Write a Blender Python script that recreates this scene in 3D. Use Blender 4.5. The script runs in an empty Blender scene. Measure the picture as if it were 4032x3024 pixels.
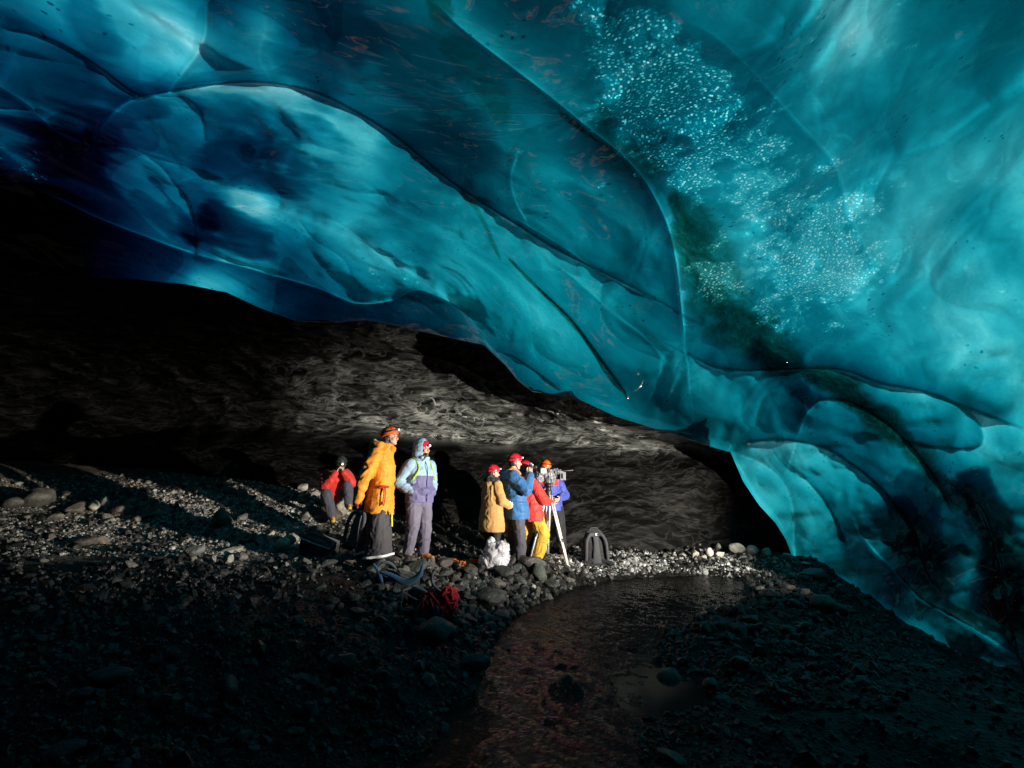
import bpy, bmesh, math
import numpy as np
from mathutils import Vector, Matrix, Quaternion

SC = bpy.context.scene
COL = SC.collection
R = math.radians
RNG = np.random.RandomState(7)

# ------------------------------------------------------------------ camera
FPX = 2000.0                       # focal length in pixels of the 4032 px wide photo
PITCH = 11.8
CAM_H = 1.5
cam_data = bpy.data.cameras.new('camera')
cam_data.sensor_fit = 'HORIZONTAL'
cam_data.sensor_width = 36.0
cam_data.lens = 36.0 * FPX / 4032.0
cam_data.clip_end = 500.0
cam_data.clip_start = 0.05
cam = bpy.data.objects.new('camera', cam_data)
COL.objects.link(cam)
cam.location = (0, 0, CAM_H)
cam.rotation_euler = (R(90 + PITCH), 0, 0)
SC.camera = cam

# ------------------------------------------------------------------ daylight outside the ice
SUN_EL, SUN_AZ = 44.0, 78.0        # azimuth from +Y towards +X
world = bpy.data.worlds.new('World')
SC.world = world
world.use_nodes = True
wn = world.node_tree.nodes
wn.clear()
w_out = wn.new('ShaderNodeOutputWorld')
w_bg = wn.new('ShaderNodeBackground')
w_sky = wn.new('ShaderNodeTexSky')
w_sky.sky_type = 'NISHITA'
w_sky.sun_disc = False
w_sky.sun_elevation = R(SUN_EL)
w_sky.sun_rotation = R(SUN_AZ)
w_bg.inputs['Strength'].default_value = 0.05
world.node_tree.links.new(w_sky.outputs[0], w_bg.inputs[0])
world.node_tree.links.new(w_bg.outputs[0], w_out.inputs[0])
sun_d = bpy.data.lights.new('sun', 'SUN')
sun_d.energy = 3.6
sun_d.angle = R(0.5)
sun_d.color = (1.0, 0.96, 0.9)
sun = bpy.data.objects.new('sun', sun_d)
COL.objects.link(sun)
S_DIR = Vector((math.sin(R(SUN_AZ)) * math.cos(R(SUN_EL)), math.cos(R(SUN_AZ)) * math.cos(R(SUN_EL)), math.sin(R(SUN_EL))))
sun.rotation_euler = S_DIR.to_track_quat('Z', 'Y').to_euler()
sun.location = S_DIR * 60

# the crew's work lamp, standing just out of the picture on the right; an added lower barn door keeps the
# near ground dark
LAMP = Vector((5.5, 4.0, 1.3))
LAMP_AIM = Vector((-1.2, 10.0, 2.4))
LAMP_W = 7900.0
lamp_d = bpy.data.lights.new('work_lamp_light', 'SPOT')
lamp_d.energy = LAMP_W
lamp_d.color = (1.0, 0.93, 0.82)
lamp_d.spot_size = R(92)
lamp_d.spot_blend = 0.4
lamp_d.shadow_soft_size = 0.045
lamp_o = bpy.data.objects.new('work_lamp_light', lamp_d)
COL.objects.link(lamp_o)
lamp_o.location = LAMP
lamp_o.rotation_euler = (LAMP - LAMP_AIM).to_track_quat('Z', 'Y').to_euler()

SC.view_settings.view_transform = 'Standard'
SC.view_settings.look = 'None'
SC.view_settings.exposure = 0.0
SC.view_settings.gamma = 1.0
SC.cycles.max_bounces = 8
SC.cycles.diffuse_bounces = 3
SC.cycles.glossy_bounces = 3
SC.cycles.transmission_bounces = 3
SC.cycles.sample_clamp_indirect = 4.0
SC.cycles.use_denoising = True

# ------------------------------------------------------------------ helpers
CP, SP = math.cos(R(PITCH)), math.sin(R(PITCH))
VS = 4032.0 / 2212.0               # notes were taken on a 2212 px wide view of the photo

def dirs(px, py):
    """unit direction(s) from the camera through photo pixel(s)"""
    px = np.asarray(px, float); py = np.asarray(py, float)
    xc = (px - 2016.0) / FPX; yc = -(py - 1512.0) / FPX
    d = np.stack([xc, CP - yc * SP, SP + yc * CP], -1)
    return d / np.linalg.norm(d, axis=-1, keepdims=True)

def azel(px, py):
    d = dirs(px, py)
    return np.degrees(np.arctan2(d[..., 0], d[..., 1])), np.degrees(np.arcsin(d[..., 2]))

def vazel(pts):
    p = np.array(pts, float) * VS
    a, e = azel(p[:, 0], p[:, 1])
    return np.stack([a, e], -1)

def at(px, py, Y):
    d = dirs(px, py)
    return Vector(np.array([0, 0, CAM_H]) + d * (Y / d[1]))

def sph(az, el):
    a = np.radians(az); e = np.radians(el)
    return np.stack([np.sin(a) * np.cos(e), np.cos(a) * np.cos(e), np.sin(e)], -1)

class TPS:
    """thin plate spline through scattered points"""
    def __init__(s, P, v, lam=0.0, scale=1.0):
        s.P = np.asarray(P, float) / scale; s.scale = scale
        n = len(s.P)
        K = s.k(s.P, s.P) + lam * np.eye(n)
        A = np.zeros((n + 3, n + 3)); A[:n, :n] = K
        Q = np.concatenate([np.ones((n, 1)), s.P], 1)
        A[:n, n:] = Q; A[n:, :n] = Q.T
        s.w = np.linalg.solve(A, np.concatenate([np.asarray(v, float), np.zeros(3)]))
    def k(s, A, B):
        d2 = ((A[:, None, :] - B[None, :, :]) ** 2).sum(-1)
        return 0.5 * d2 * np.log(d2 + 1e-12)
    def __call__(s, Q):
        Q = np.asarray(Q, float).reshape(-1, 2) / s.scale
        out = np.empty(len(Q)); n = len(s.P)
        for a in range(0, len(Q), 40000):
            q = Q[a:a + 40000]
            out[a:a + 40000] = s.k(q, s.P) @ s.w[:n] + s.w[n] + q @ s.w[n + 1:]
        return out

def hsh(i, j, k, seed):
    h = (i * 374761393 + j * 668265263 + k * 1440662683 + seed * 974711) & 0xffffffff
    h = ((h ^ (h >> 13)) * 1274126177) & 0xffffffff
    h = ((h ^ (h >> 16)) * 2246822519) & 0xffffffff
    h = h ^ (h >> 15)
    return (h & 0xffffff) / float(0xffffff)

def vnoise(P, seed=0):
    P = np.asarray(P, float); F = np.floor(P).astype(np.int64); f = P - F
    u = f * f * f * (f * (f * 6 - 15) + 10)
    r = 0
    for dx in (0, 1):
        wx = u[:, 0] if dx else 1 - u[:, 0]
        for dy in (0, 1):
            wy = u[:, 1] if dy else 1 - u[:, 1]
            for dz in (0, 1):
                wz = u[:, 2] if dz else 1 - u[:, 2]
                r = r + wx * wy * wz * hsh(F[:, 0] + dx, F[:, 1] + dy, F[:, 2] + dz, seed)
    return r * 2 - 1

def fbm(P, seed=0, oct=4, gain=0.5):
    P = np.asarray(P, float); r = 0; a = 1.0
    for o in range(oct):
        r = r + a * vnoise(P + 17.3 * o, seed + o); P = P * 2.03; a *= gain
    return r

def ridged(P, seed=0, oct=3, gain=0.5):
    P = np.asarray(P, float); r = 0; a = 1.0
    for o in range(oct):
        r = r + a * (1 - 2 * np.abs(vnoise(P + 11.7 * o, seed + o))); P = P * 2.03; a *= gain
    return r

def worley(P, seed=0):
    P = np.asarray(P, float); F = np.floor(P).astype(np.int64)
    f1 = np.full(len(P), 9.0); f2 = np.full(len(P), 9.0)
    for dx in (-1, 0, 1):
        for dy in (-1, 0, 1):
            for dz in (-1, 0, 1):
                c = F + np.array([dx, dy, dz])
                q = np.stack([c[:, a] + hsh(c[:, 0], c[:, 1], c[:, 2], seed + 31 * (a + 1)) for a in range(3)], -1)
                d = np.sqrt(((q - P) ** 2).sum(-1))
                m = d < f1
                f2 = np.where(m, f1, np.minimum(f2, d)); f1 = np.where(m, d, f1)
    return f1, f2

def polydist(Q, pts):
    """distance, side (+ = left of the direction of travel) and place along (0..1) of points Q to a polyline"""
    pts = np.asarray(pts, float)
    seg = np.linalg.norm(np.diff(pts, axis=0), axis=1); L = np.concatenate([[0], np.cumsum(seg)])
    bd = np.full(len(Q), 1e9); bs = np.ones(len(Q)); bt = np.zeros(len(Q))
    for i in range(len(pts) - 1):
        a, b = pts[i], pts[i + 1]; ab = b - a
        t = np.clip(((Q - a) @ ab) / (ab @ ab), 0, 1)
        v = Q - (a + t[:, None] * ab); d = np.sqrt((v * v).sum(1))
        s = np.sign(ab[0] * v[:, 1] - ab[1] * v[:, 0])
        m = d < bd
        bd = np.where(m, d, bd); bs = np.where(m, s, bs); bt = np.where(m, (L[i] + t * seg[i]) / L[-1], bt)
    return bd, bs, bt

def smooth_line(pts, n=6):
    """Catmull-Rom resampling of a traced line"""
    p = np.asarray(pts, float)
    if len(p) < 3: return p
    q = np.concatenate([[2 * p[0] - p[1]], p, [2 * p[-1] - p[-2]]]); out = []
    for i in range(1, len(q) - 2):
        for t in np.linspace(0, 1, n, endpoint=False):
            a, b, c, d = q[i - 1], q[i], q[i + 1], q[i + 2]
            out.append(0.5 * (2 * b + (c - a) * t + (2 * a - 5 * b + 4 * c - d) * t * t + (3 * b - a - 3 * c + d) * t ** 3))
    out.append(p[-1])
    return np.array(out)

def mesh_np(name, V, F, smooth=True):
    """mesh from numpy arrays; F is (n,3) or (n,4)"""
    V = np.asarray(V, np.float32); F = np.asarray(F, np.int32)
    me = bpy.data.meshes.new(name)
    n, k = F.shape
    me.vertices.add(len(V)); me.vertices.foreach_set('co', V.ravel())
    me.loops.add(n * k); me.loops.foreach_set('vertex_index', F.ravel())
    me.polygons.add(n); me.polygons.foreach_set('loop_start', np.arange(0, n * k, k, dtype=np.int32))
    me.polygons.foreach_set('loop_total', np.full(n, k, np.int32))
    me.polygons.foreach_set('use_smooth', np.full(n, smooth, bool))
    me.update(calc_edges=True)
    return me

def attr(me, name, val):
    a = me.attributes.new(name, 'FLOAT', 'POINT')
    a.data.foreach_set('value', np.asarray(val, np.float32).ravel())

def grid_faces(nr, nc):
    i = np.arange(nr * nc).reshape(nr, nc)
    return np.stack([i[:-1, :-1], i[:-1, 1:], i[1:, 1:], i[1:, :-1]], -1).reshape(-1, 4)

def link(name, me, material=None, parent=None):
    o = bpy.data.objects.new(name, me)
    COL.objects.link(o)
    if material is not None:
        if isinstance(material, (list, tuple)):
            for m in material: me.materials.append(m)
        else:
            me.materials.append(material)
    if parent is not None: o.parent = parent
    return o

def structure(o):
    o['kind'] = 'structure'; return o

def tag(o, label, cat, group=None, kind=None):
    o['label'] = label; o['category'] = cat
    if group: o['group'] = group
    if kind: o['kind'] = kind
    return o

def thing(name, label, cat, loc=(0, 0, 0), rz=0.0, group=None):
    o = bpy.data.objects.new(name, None)
    o.empty_display_size = 0.1
    COL.objects.link(o); o.location = loc; o.rotation_euler = (0, 0, rz)
    return tag(o, label, cat, group)

# ------------------------------------------------------------------ materials
class NT:
    """short hand for building node trees"""
    def __init__(s, name):
        s.m = bpy.data.materials.new(name); s.m.use_nodes = True
        s.t = s.m.node_tree; s.t.nodes.clear()
        s.out = s.n('OutputMaterial')
    def n(s, kind, **kw):
        nd = s.t.nodes.new('ShaderNode' + kind)
        for k, v in kw.items(): setattr(nd, k, v)
        return nd
    def l(s, a, b): s.t.links.new(a, b)
    def sock(s, nd, key, v):
        i = nd.inputs[key]
        if isinstance(v, bpy.types.NodeSocket): s.l(v, i)
        else: i.default_value = v
    def math(s, op, a, b=0.0, c=None, clamp=False):
        nd = s.n('Math', operation=op); nd.use_clamp = clamp
        s.sock(nd, 0, a); s.sock(nd, 1, b)
        if c is not None: s.sock(nd, 2, c)
        return nd.outputs[0]
    def vmap(s, vec, scale=(1, 1, 1), rot=(0, 0, 0), loc=(0, 0, 0)):
        nd = s.n('Mapping'); s.l(vec, nd.inputs['Vector'])
        nd.inputs['Scale'].default_value = scale; nd.inputs['Rotation'].default_value = rot; nd.inputs['Location'].default_value = loc
        return nd.outputs[0]
    def noise(s, vec, scale, detail=3.0, rough=0.5, dist=0.0, color=False):
        nd = s.n('TexNoise'); s.l(vec, nd.inputs['Vector'])
        nd.inputs['Scale'].default_value = scale; nd.inputs['Detail'].default_value = detail
        nd.inputs['Roughness'].default_value = rough; nd.inputs['Distortion'].default_value = dist
        return nd.outputs[1 if color else 0]
    def voro(s, vec, scale, feature='F1'):
        nd = s.n('TexVoronoi', feature=feature); s.l(vec, nd.inputs['Vector']); nd.inputs['Scale'].default_value = scale
        return nd
    def ramp(s, v, stops, interp='LINEAR'):
        nd = s.n('ValToRGB'); s.l(v, nd.inputs[0]); e = nd.color_ramp.elements; nd.color_ramp.interpolation = interp
        while len(e) < len(stops): e.new(0.5)
        for x, (p, c) in zip(e, stops):
            x.position = p; x.color = (*c, 1) if len(c) == 3 else c
        return nd.outputs[0]
    def maprange(s, v, a, b, c, d, clamp=True, smooth=False):
        nd = s.n('MapRange'); nd.clamp = clamp
        if smooth: nd.interpolation_type = 'SMOOTHSTEP'
        s.l(v, nd.inputs[0])
        for i, x in enumerate((a, b, c, d)): s.sock(nd, i + 1, x)
        return nd.outputs[0]
    def mix(s, f, a, b):
        nd = s.n('Mix', data_type='RGBA'); s.sock(nd, 0, f)
        for i, x in ((6, a), (7, b)):
            if isinstance(x, bpy.types.NodeSocket): s.l(x, nd.inputs[i])
            else: nd.inputs[i].default_value = (*x, 1)
        return nd.outputs[2]
    def bump(s, h, strength=0.5, dist=0.01, normal=None):
        nd = s.n('Bump'); nd.inputs['Strength'].default_value = strength; nd.inputs['Distance'].default_value = dist
        s.l(h, nd.inputs['Height'])
        if normal is not None: s.l(normal, nd.inputs['Normal'])
        return nd.outputs[0]
    def obj(s): return s.n('TexCoord').outputs['Object']
    def attr(s, name):
        return s.n('Attribute', attribute_name=name).outputs['Fac']

def simple(name, col, rough=0.6, spec=0.4, metal=0.0, vary=0.25, scale=25.0, bump=0.0, bscale=200.0, sheen=0.0, emit=None, estr=0.0, trans=0.0, coat=0.0):
    """principled surface whose colour and roughness wander with noise"""
    t = NT(name); p = t.n('BsdfPrincipled'); t.l(p.outputs[0], t.out.inputs[0])
    co = t.obj(); nz = t.noise(co, scale, 4.0, 0.6)
    c0 = tuple(max(0, x * (1 - vary)) for x in col); c1 = tuple(min(1, x * (1 + vary)) for x in col)
    t.l(t.ramp(nz, [(0.3, c0), (0.7, c1)]), p.inputs['Base Color'])
    t.l(t.maprange(nz, 0.3, 0.7, max(0.02, rough - 0.08), min(1, rough + 0.08)), p.inputs['Roughness'])
    p.inputs['Specular IOR Level'].default_value = spec; p.inputs['Metallic'].default_value = metal
    if sheen: p.inputs['Sheen Weight'].default_value = sheen
    if coat: p.inputs['Coat Weight'].default_value = coat
    if trans: p.inputs['Subsurface Weight'].default_value = trans
    if bump:
        t.l(t.bump(t.noise(co, bscale, 2.0), bump, 0.004), p.inputs['Normal'])
    if emit:
        p.inputs['Emission Color'].default_value = (*emit, 1); p.inputs['Emission Strength'].default_value = estr
    return t.m
# ------------------------------------------------------------------ the translucent ice roof
def P_(lst):
    a = np.array([[x[0], x[1]] for x in lst], float); v = np.array([x[2] for x in lst], float); return a, v

# lower edge of the hanging ice (view pixels), continued out of the frame by azimuth and elevation
LIP_V = [(0, 605), (80, 600), (150, 598), (290, 604), (400, 614), (490, 632), (560, 665), (640, 694), (720, 697), (790, 692), (850, 702), (950, 726), (1045, 746), (1062, 762),
         (1090, 788), (1118, 822), (1150, 846), (1190, 852), (1230, 853), (1330, 900), (1460, 940), (1545, 968), (1578, 977), (1590, 1005), (1605, 1040), (1640, 1092), (1675, 1130), (1697, 1165), (1712, 1205), (1722, 1228),
         (1800, 1258), (1900, 1318), (2000, 1372), (2100, 1440), (2212, 1482)]
lip = vazel(LIP_V)
lip = np.concatenate([[[-180, -22], [-140, -20], [-110, -5], [-85, 10], [-70, 17]], lip, [[52, -20], [62, -24], [80, -26], [120, -25], [180, -22]]])
_o = np.argsort(lip[:, 0]); lip = lip[_o]

# distance of the ice: photo pixel + world depth Y
ICE_D = [(0, 0, 3.0), (1000, 0, 2.8), (2016, 0, 2.75), (3000, 0, 2.9), (4032, 0, 3.4),
         (0, 350, 4.0), (1000, 350, 4.0), (2016, 400, 4.0), (3000, 500, 4.3), (4032, 600, 5.2),
         (0, 700, 6.0), (700, 800, 5.9), (1300, 800, 6.2), (2000, 900, 6.4), (2600, 900, 6.2), (3300, 900, 6.0), (4032, 1100, 6.6),
         (0, 1080, 8.0), (480, 1100, 8.3), (1000, 1200, 8.6), (1400, 1260, 8.9), (1900, 1360, 9.2), (2050, 1510, 9.0), (2500, 1650, 8.6), (2700, 1540, 8.6),
         (2860, 1780, 9.6), (2900, 1840, 10.2), (3150, 2230, 10.7), (3150, 1500, 9.2), (3500, 1500, 8.8), (3500, 2000, 9.6), (4032, 1700, 7.6), (4032, 2700, 7.2), (3600, 2400, 8.6),
         (2200, 1250, 7.6), (2700, 1300, 7.4), (3600, 1150, 7.0)]
_p, _v = P_(ICE_D)
_d = dirs(_p[:, 0], _p[:, 1]); _r = _v / _d[:, 1]
_ae = np.stack(azel(_p[:, 0], _p[:, 1]), -1)
_ext = [(-65, 40, 5.2), (-65, 10, 10), (-90, 30, 6.0), (-90, 60, 3.6), (-90, -10, 9), (-130, 30, 5.5), (-130, -15, 7), (-180, 30, 5), (-180, -15, 6), (180, 30, 5), (180, -15, 6),
        (130, 30, 6), (130, -15, 7.5), (90, 30, 6.5), (90, 0, 8.5), (90, -18, 9), (65, 30, 7), (65, 0, 9.6), (65, -18, 9.8), (0, 89, 3.0), (90, 75, 3.1), (-90, 75, 3.0), (180, 70, 3.2), (60, 60, 4.0), (-60, 60, 3.6)]
_ae = np.concatenate([_ae, [(a, e) for a, e, r in _ext]]); _r = np.concatenate([_r, [r for a, e, r in _ext]])
ice_r = TPS(_ae, np.log(_r), lam=2e-3, scale=30.0)

# crests where two hollows of the ice meet: points, height (share of distance), width on the left and right of the line (degrees)
CREST = [
    ([(205, 318), (225, 270), (270, 225), (330, 207), (420, 190), (520, 180), (610, 185), (700, 210), (800, 262), (880, 318), (960, 385), (1040, 440), (1120, 490), (1200, 540), (1300, 590), (1400, 640), (1452, 668)], .052, .45, 3.2),
    ([(200, 320), (300, 325), (380, 350), (450, 390), (560, 430), (620, 455), (700, 490), (780, 520), (850, 565), (920, 610), (980, 655), (1020, 695), (1062, 755), (1090, 788)], .045, 2.2, .6),
    ([(930, -10), (985, 50), (1060, 110), (1140, 170), (1210, 225), (1290, 290), (1350, 340), (1400, 400), (1440, 480), (1460, 560), (1470, 640), (1483, 765)], .050, 2.6, .35),
    ([(1483, 765), (1560, 800), (1700, 800), (1810, 800), (1900, 830), (2000, 850), (2100, 890), (2212, 930)], .040, .4, 1.8),
    ([(1100, 465), (1140, 487), (1220, 535), (1300, 590), (1380, 633), (1455, 668)], .020, .8, .5),
    ([(447, -10), (444, 65), (430, 110), (400, 150), (370, 190), (358, 200)], .022, .5, .22),
    ([(-20, 175), (60, 225), (130, 290), (200, 318)], .040, 1.8, .4),
    ([(-20, 235), (40, 238), (92, 242)], .020, .4, .8),
    ([(-10, 60), (110, 90), (200, 140), (290, 205), (330, 209)], .030, .5, 1.6),
    ([(330, 209), (390, 212), (425, 235), (438, 270), (442, 310)], .016, .4, 1.0),
    ([(210, 318), (280, 322), (340, 345), (400, 360)], .018, .3, 1.2),
    ([(300, 328), (350, 365), (373, 395), (400, 430), (416, 480), (421, 550)], .022, .5, 1.0),
    ([(375, 398), (410, 385), (450, 378)], .010, .3, .5),
    ([(421, 548), (428, 500), (424, 462)], .012, .3, .5),
    ([(-10, 378), (70, 405), (130, 430), (200, 465), (300, 505), (420, 548), (540, 580), (680, 620), (770, 655), (850, 648), (905, 626), (985, 660), (1030, 705)], .040, 1.6, .35),
    ([(490, 410), (530, 402), (570, 418), (615, 450)], .014, .5, .4),
    ([(680, 475), (720, 478), (770, 510), (830, 560), (870, 590)], .014, .6, .4),
    ([(1590, 968), (1640, 955), (1720, 955), (1790, 975), (1870, 1030), (1930, 1090), (1970, 1150), (2000, 1240), (2035, 1285)], .040, .4, 2.0),
    ([(1720, 955), (1733, 915), (1747, 888), (1775, 866), (1830, 870), (1890, 900), (1960, 960), (2020, 1040), (2055, 1115)], .036, .4, 1.8),
    ([(1960, 955), (2030, 970), (2112, 968), (2122, 930), (2085, 880), (2000, 850)], .020, .4, 1.2),
    ([(1580, 978), (1640, 1000), (1690, 1040), (1712, 1100), (1716, 1180), (1722, 1228)], .020, .5, .5),
    ([(1722, 1020), (1770, 1070), (1800, 1120), (1825, 1180)], .014, .5, .9),
    ([(1850, 1130), (1880, 1180), (1930, 1230), (1990, 1290), (2060, 1330), (2212, 1430)], .026, 1.0, .4),
    ([(1100, 560), (1150, 612), (1230, 690), (1290, 770), (1350, 852)], .018, .3, 1.0),
    ([(1190, 560), (1250, 610), (1330, 680), (1400, 730), (1440, 780)], .012, .7, .4),
    ([(1120, 330), (1104, 380), (1112, 430), (1142, 488)], .016, .8, .4),
    ([(1010, 180), (1060, 250), (1090, 320), (1090, 400)], .008, 1.2, .6),
    ([(1060, 760), (1100, 770), (1150, 800), (1215, 850)], .016, .4, .8),
    ([(1480, 40), (1560, 90), (1640, 170), (1720, 260), (1800, 350), (1840, 470), (1900, 600)], .010, 1.0, .5),
    ([(1560, 10), (1680, 90), (1780, 240), (1820, 300)], .010, .8, .6),
    ([(2080, 1050), (2120, 1100), (2150, 1180), (2180, 1300), (2200, 1420)], .020, .8, .5),
    ([(1980, 1180), (2060, 1190), (2140, 1230), (2212, 1250)], .012, .6, .8),
    ([(2080, 960), (2150, 1000), (2230, 1030)], .010, .5, .5),
    ([(560, 0), (575, 60), (560, 120), (590, 180)], .008, .8, .8),
    ([(700, 0), (720, 60), (700, 120), (720, 170)], .008, .8, .8),
    ([(640, 470), (680, 520), (740, 560), (760, 600)], .008, .5, .8),
    ([(2212, 590), (2140, 700), (2120, 800)], .008, .8, .8),
]

# optical thickness of the ice: low is bright, high is dark (view pixels)
THICK = [(0, 0, 1.2), (150, 40, .9), (300, 60, .75), (400, 110, .5), (430, 170, .8), (560, 60, 1.2), (480, 30, 1.6), (640, 50, 1.6), (800, 60, 1.6), (950, 60, 1.3), (1100, 60, 1.4), (1250, 100, 1.5), (1400, 20, 1.4), (1560, 60, 1.2), (1700, 60, 1.25),
         (1840, 60, .6), (2000, 50, 1.25), (2150, 60, 1.35), (150, 180, 1.6), (100, 250, 1.8), (250, 280, 2.0), (340, 270, 1.8), (500, 170, .9), (600, 160, .9), (720, 238, .5), (790, 292, .65), (770, 190, 1.5), (860, 255, 1.45), (690, 165, 1.4), (640, 205, .6), (560, 250, 1.2), (640, 280, 1.0), (540, 330, 1.9), (450, 330, 1.7), (740, 330, 1.0),
         (850, 340, 1.2), (950, 200, 1.5), (1000, 320, 1.6), (1100, 300, 1.3), (1220, 330, 1.3), (1180, 160, 1.4), (1330, 250, 1.7), (1440, 300, 1.7), (1530, 450, 1.2), (1650, 450, 1.0), (1800, 300, 1.05), (1950, 300, 1.05), (2100, 200, 1.0), (2150, 350, .9),
         (1900, 500, .95), (2100, 600, .8), (2000, 750, .8), (2180, 760, .7), (1850, 700, .85), (30, 280, 1.6), (100, 330, 2.4), (60, 360, 1.8), (200, 400, 2.1), (300, 430, 1.7), (380, 480, 1.5), (520, 440, .75), (460, 470, 2.0), (540, 510, 1.4), (620, 540, 1.8),
         (700, 560, 1.4), (800, 600, 1.2), (870, 520, 1.2), (800, 420, 1.0), (960, 480, 1.1), (1050, 560, 1.1), (1150, 680, 1.0), (1000, 620, 1.2), (1240, 760, 1.0), (1350, 700, 1.1), (1300, 520, 1.2), (1380, 460, 1.2), (1420, 760, 1.1), (1500, 820, 1.1),
         (1350, 850, 1.3), (1500, 920, 1.1), (1600, 880, 1.1), (1720, 860, 1.4), (1850, 900, 1.5), (1800, 930, 1.3), (1950, 900, 1.2), (2100, 920, 1.0), (2150, 860, .8), (1650, 1020, .8), (1700, 1090, .9), (1850, 1060, 1.2), (1950, 1200, 1.6), (2000, 1000, 1.3),
         (2120, 1050, 1.1), (2100, 1150, 1.7), (2180, 1100, 1.2), (1800, 1180, 1.2), (1900, 1280, 1.5), (2050, 1300, 1.0), (2150, 1300, .9), (2190, 1400, 1.3), (200, 575, 3.2), (60, 480, 5.5), (50, 560, 6.5), (150, 520, 4.2), (250, 545, 3.0), (0, 420, 5), (400, 580, 1.7), (600, 640, 1.9), (760, 640, 1.6), (100, 450, 4.6),
         (420, 595, 1.0), (900, 690, 2.0), (1000, 715, 1.8), (700, 680, 2.4), (-120, 560, 4.0), (-120, 300, 2.4), (-120, 60, 1.6), (2320, 300, 1.0), (2320, 900, 1.0), (2320, 1450, 1.4)]
_tv = vazel([(a, b) for a, b, c in THICK]); _tl = np.array([c for a, b, c in THICK])
_tv = np.concatenate([_tv, [(-75, 20), (-75, 50), (-110, 40), (-150, 30), (180, 30), (-180, 30), (150, 30), (110, 30), (80, 30), (80, -10), (0, 85), (120, -10), (-120, -10), (0, 65)]])
_tl = np.concatenate([_tl, [3.5, 2.6, 4.0, 5, 5, 5, 5, 4, 2.0, 1.6, 1.6, 5, 5, 3.0]])
ice_L = TPS(_tv, _tl, lam=4e-4, scale=12.0)

# ash bands frozen into the ice: line, half width in degrees, strength
ASH = [([(1455, 430), (1490, 520), (1530, 610), (1590, 690), (1650, 745), (1725, 797)], 2.0, 1.6),
       ([(1740, 806), (1800, 825), (1860, 870), (1910, 915), (1960, 960)], 1.0, 2.2), ([(1960, 960), (2030, 1040), (2085, 1100)], .8, 1.5),
       ([(2095, 1060), (2140, 1150), (2175, 1260), (2200, 1400)], 1.1, 2.0), ([(1100, 560), (1150, 612), (1230, 690), (1300, 780), (1352, 852)], .16, 1.6),
       ([(1205, 238), (1250, 275), (1290, 305)], .22, 1.4), ([(990, 400), (1040, 470), (1080, 560)], .2, .7), ([(960, 90), (1040, 170), (1090, 250)], 1.6, .45), ([(930, 0), (970, 30)], 1.5, .7),
       ([(1990, 1120), (2020, 1200), (2036, 1280)], .9, 1.4), ([(1500, 440), (1540, 520), (1600, 640)], 1.2, .8), ([(60, 330), (75, 370), (85, 400)], .9, .5), ([(1300, 230), (1320, 330), (1430, 360)], 1.5, .7)]
DEEP_SHADED = [([(1640, 765), (1700, 815), (1750, 880)], .9, 1.0), ([(2105, 1058), (2135, 1115), (2158, 1200), (2165, 1300)], 1.0, 2.0), ([(1965, 1130), (1985, 1190), (1990, 1250)], 1.8, 1.0), ([(1950, 1040), (1985, 1080)], 1.1, .8), ([(2195, 1240), (2205, 1340), (2212, 1440)], 1.2, 1.5), ([(1830, 1180), (1890, 1240), (1950, 1300)], 1.2, .6),
        ([(470, 335), (540, 325), (625, 345)], 2.6, .9), ([(225, 290), (270, 255), (330, 240)], 1.5, .8), ([(110, 345), (150, 330), (195, 345)], 1.7, 1.8), ([(465, 455), (500, 490), (545, 530)], 1.4, 1.3), ([(190, 400), (225, 440)], 1.5, .6), ([(180, 20), (205, 90)], 1.6, .7), ([(-20, 90), (60, 120), (150, 170)], 2.2, .8), ([(650, 110), (700, 170)], 1.8, .7),
        ([(860, 150), (960, 260), (1040, 340)], 3.0, .5), ([(740, 30), (760, 110)], 2.0, .5), ([(300, 420), (350, 470), (400, 530)], .5, .7), ([(330, 390), (390, 460), (415, 520)], .4, .8), ([(430, 480), (440, 540)], 1.0, .9), ([(1240, 420), (1330, 500), (1400, 580)], 1.2, .4), ([(1720, 850), (1740, 900)], 1.0, .8)]
# patches full of big air bubbles (view pixels: centre, radius, density)
BUB = [(1315, 125, 45, .9), (1395, 90, 55, .8), (1440, 80, 40, .7), (1385, 190, 80, 1), (1455, 160, 62, .9), (1480, 240, 80, 1), (1405, 270, 80, 1), (1440, 330, 35, .9), (1530, 300, 60, .9), (1505, 365, 42, 1), (1455, 385, 16, .7), (1580, 250, 45, .7), (1640, 300, 48, .8), (1625, 400, 62, .7), (1600, 340, 40, .6),
       (1560, 525, 30, .6), (1700, 450, 80, .6), (1765, 480, 85, .9), (1745, 580, 100, .9), (1805, 530, 55, .9), (1690, 620, 60, .8), (1650, 560, 40, .6), (1650, 665, 30, .8), (1530, 612, 42, .9), (1270, 8, 30, .9), (810, 635, 40, .35), (880, 615, 40, .35), (60, 355, 35, .4), (800, 335, 18, .4), (1290, 415, 28, .25), (1850, 60, 70, .25)]

lo, hi = -60.0, 56.0
az_f = np.arange(lo, hi + 0.01, 0.105)
az_all = np.concatenate([np.linspace(-180, lo - 2, 40), az_f, np.linspace(hi + 2, 180, 40)])
NR1, NR2 = 520, 26
lip_el = np.interp(az_all, lip[:, 0], lip[:, 1])
t1 = np.linspace(0, 1, NR1)
EL1 = lip_el[None, :] + (53.0 - lip_el[None, :]) * t1[:, None]
EL2 = 53.0 + (90.0 - 53.0) * (np.linspace(0, 1, NR2 + 1)[1:, None]) + 0 * az_all[None, :]
EL = np.concatenate([EL1, EL2]); AZ = np.broadcast_to(az_all, EL.shape)
Q = np.stack([AZ.ravel(), EL.ravel()], -1)
rr = np.exp(ice_r(Q))
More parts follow.
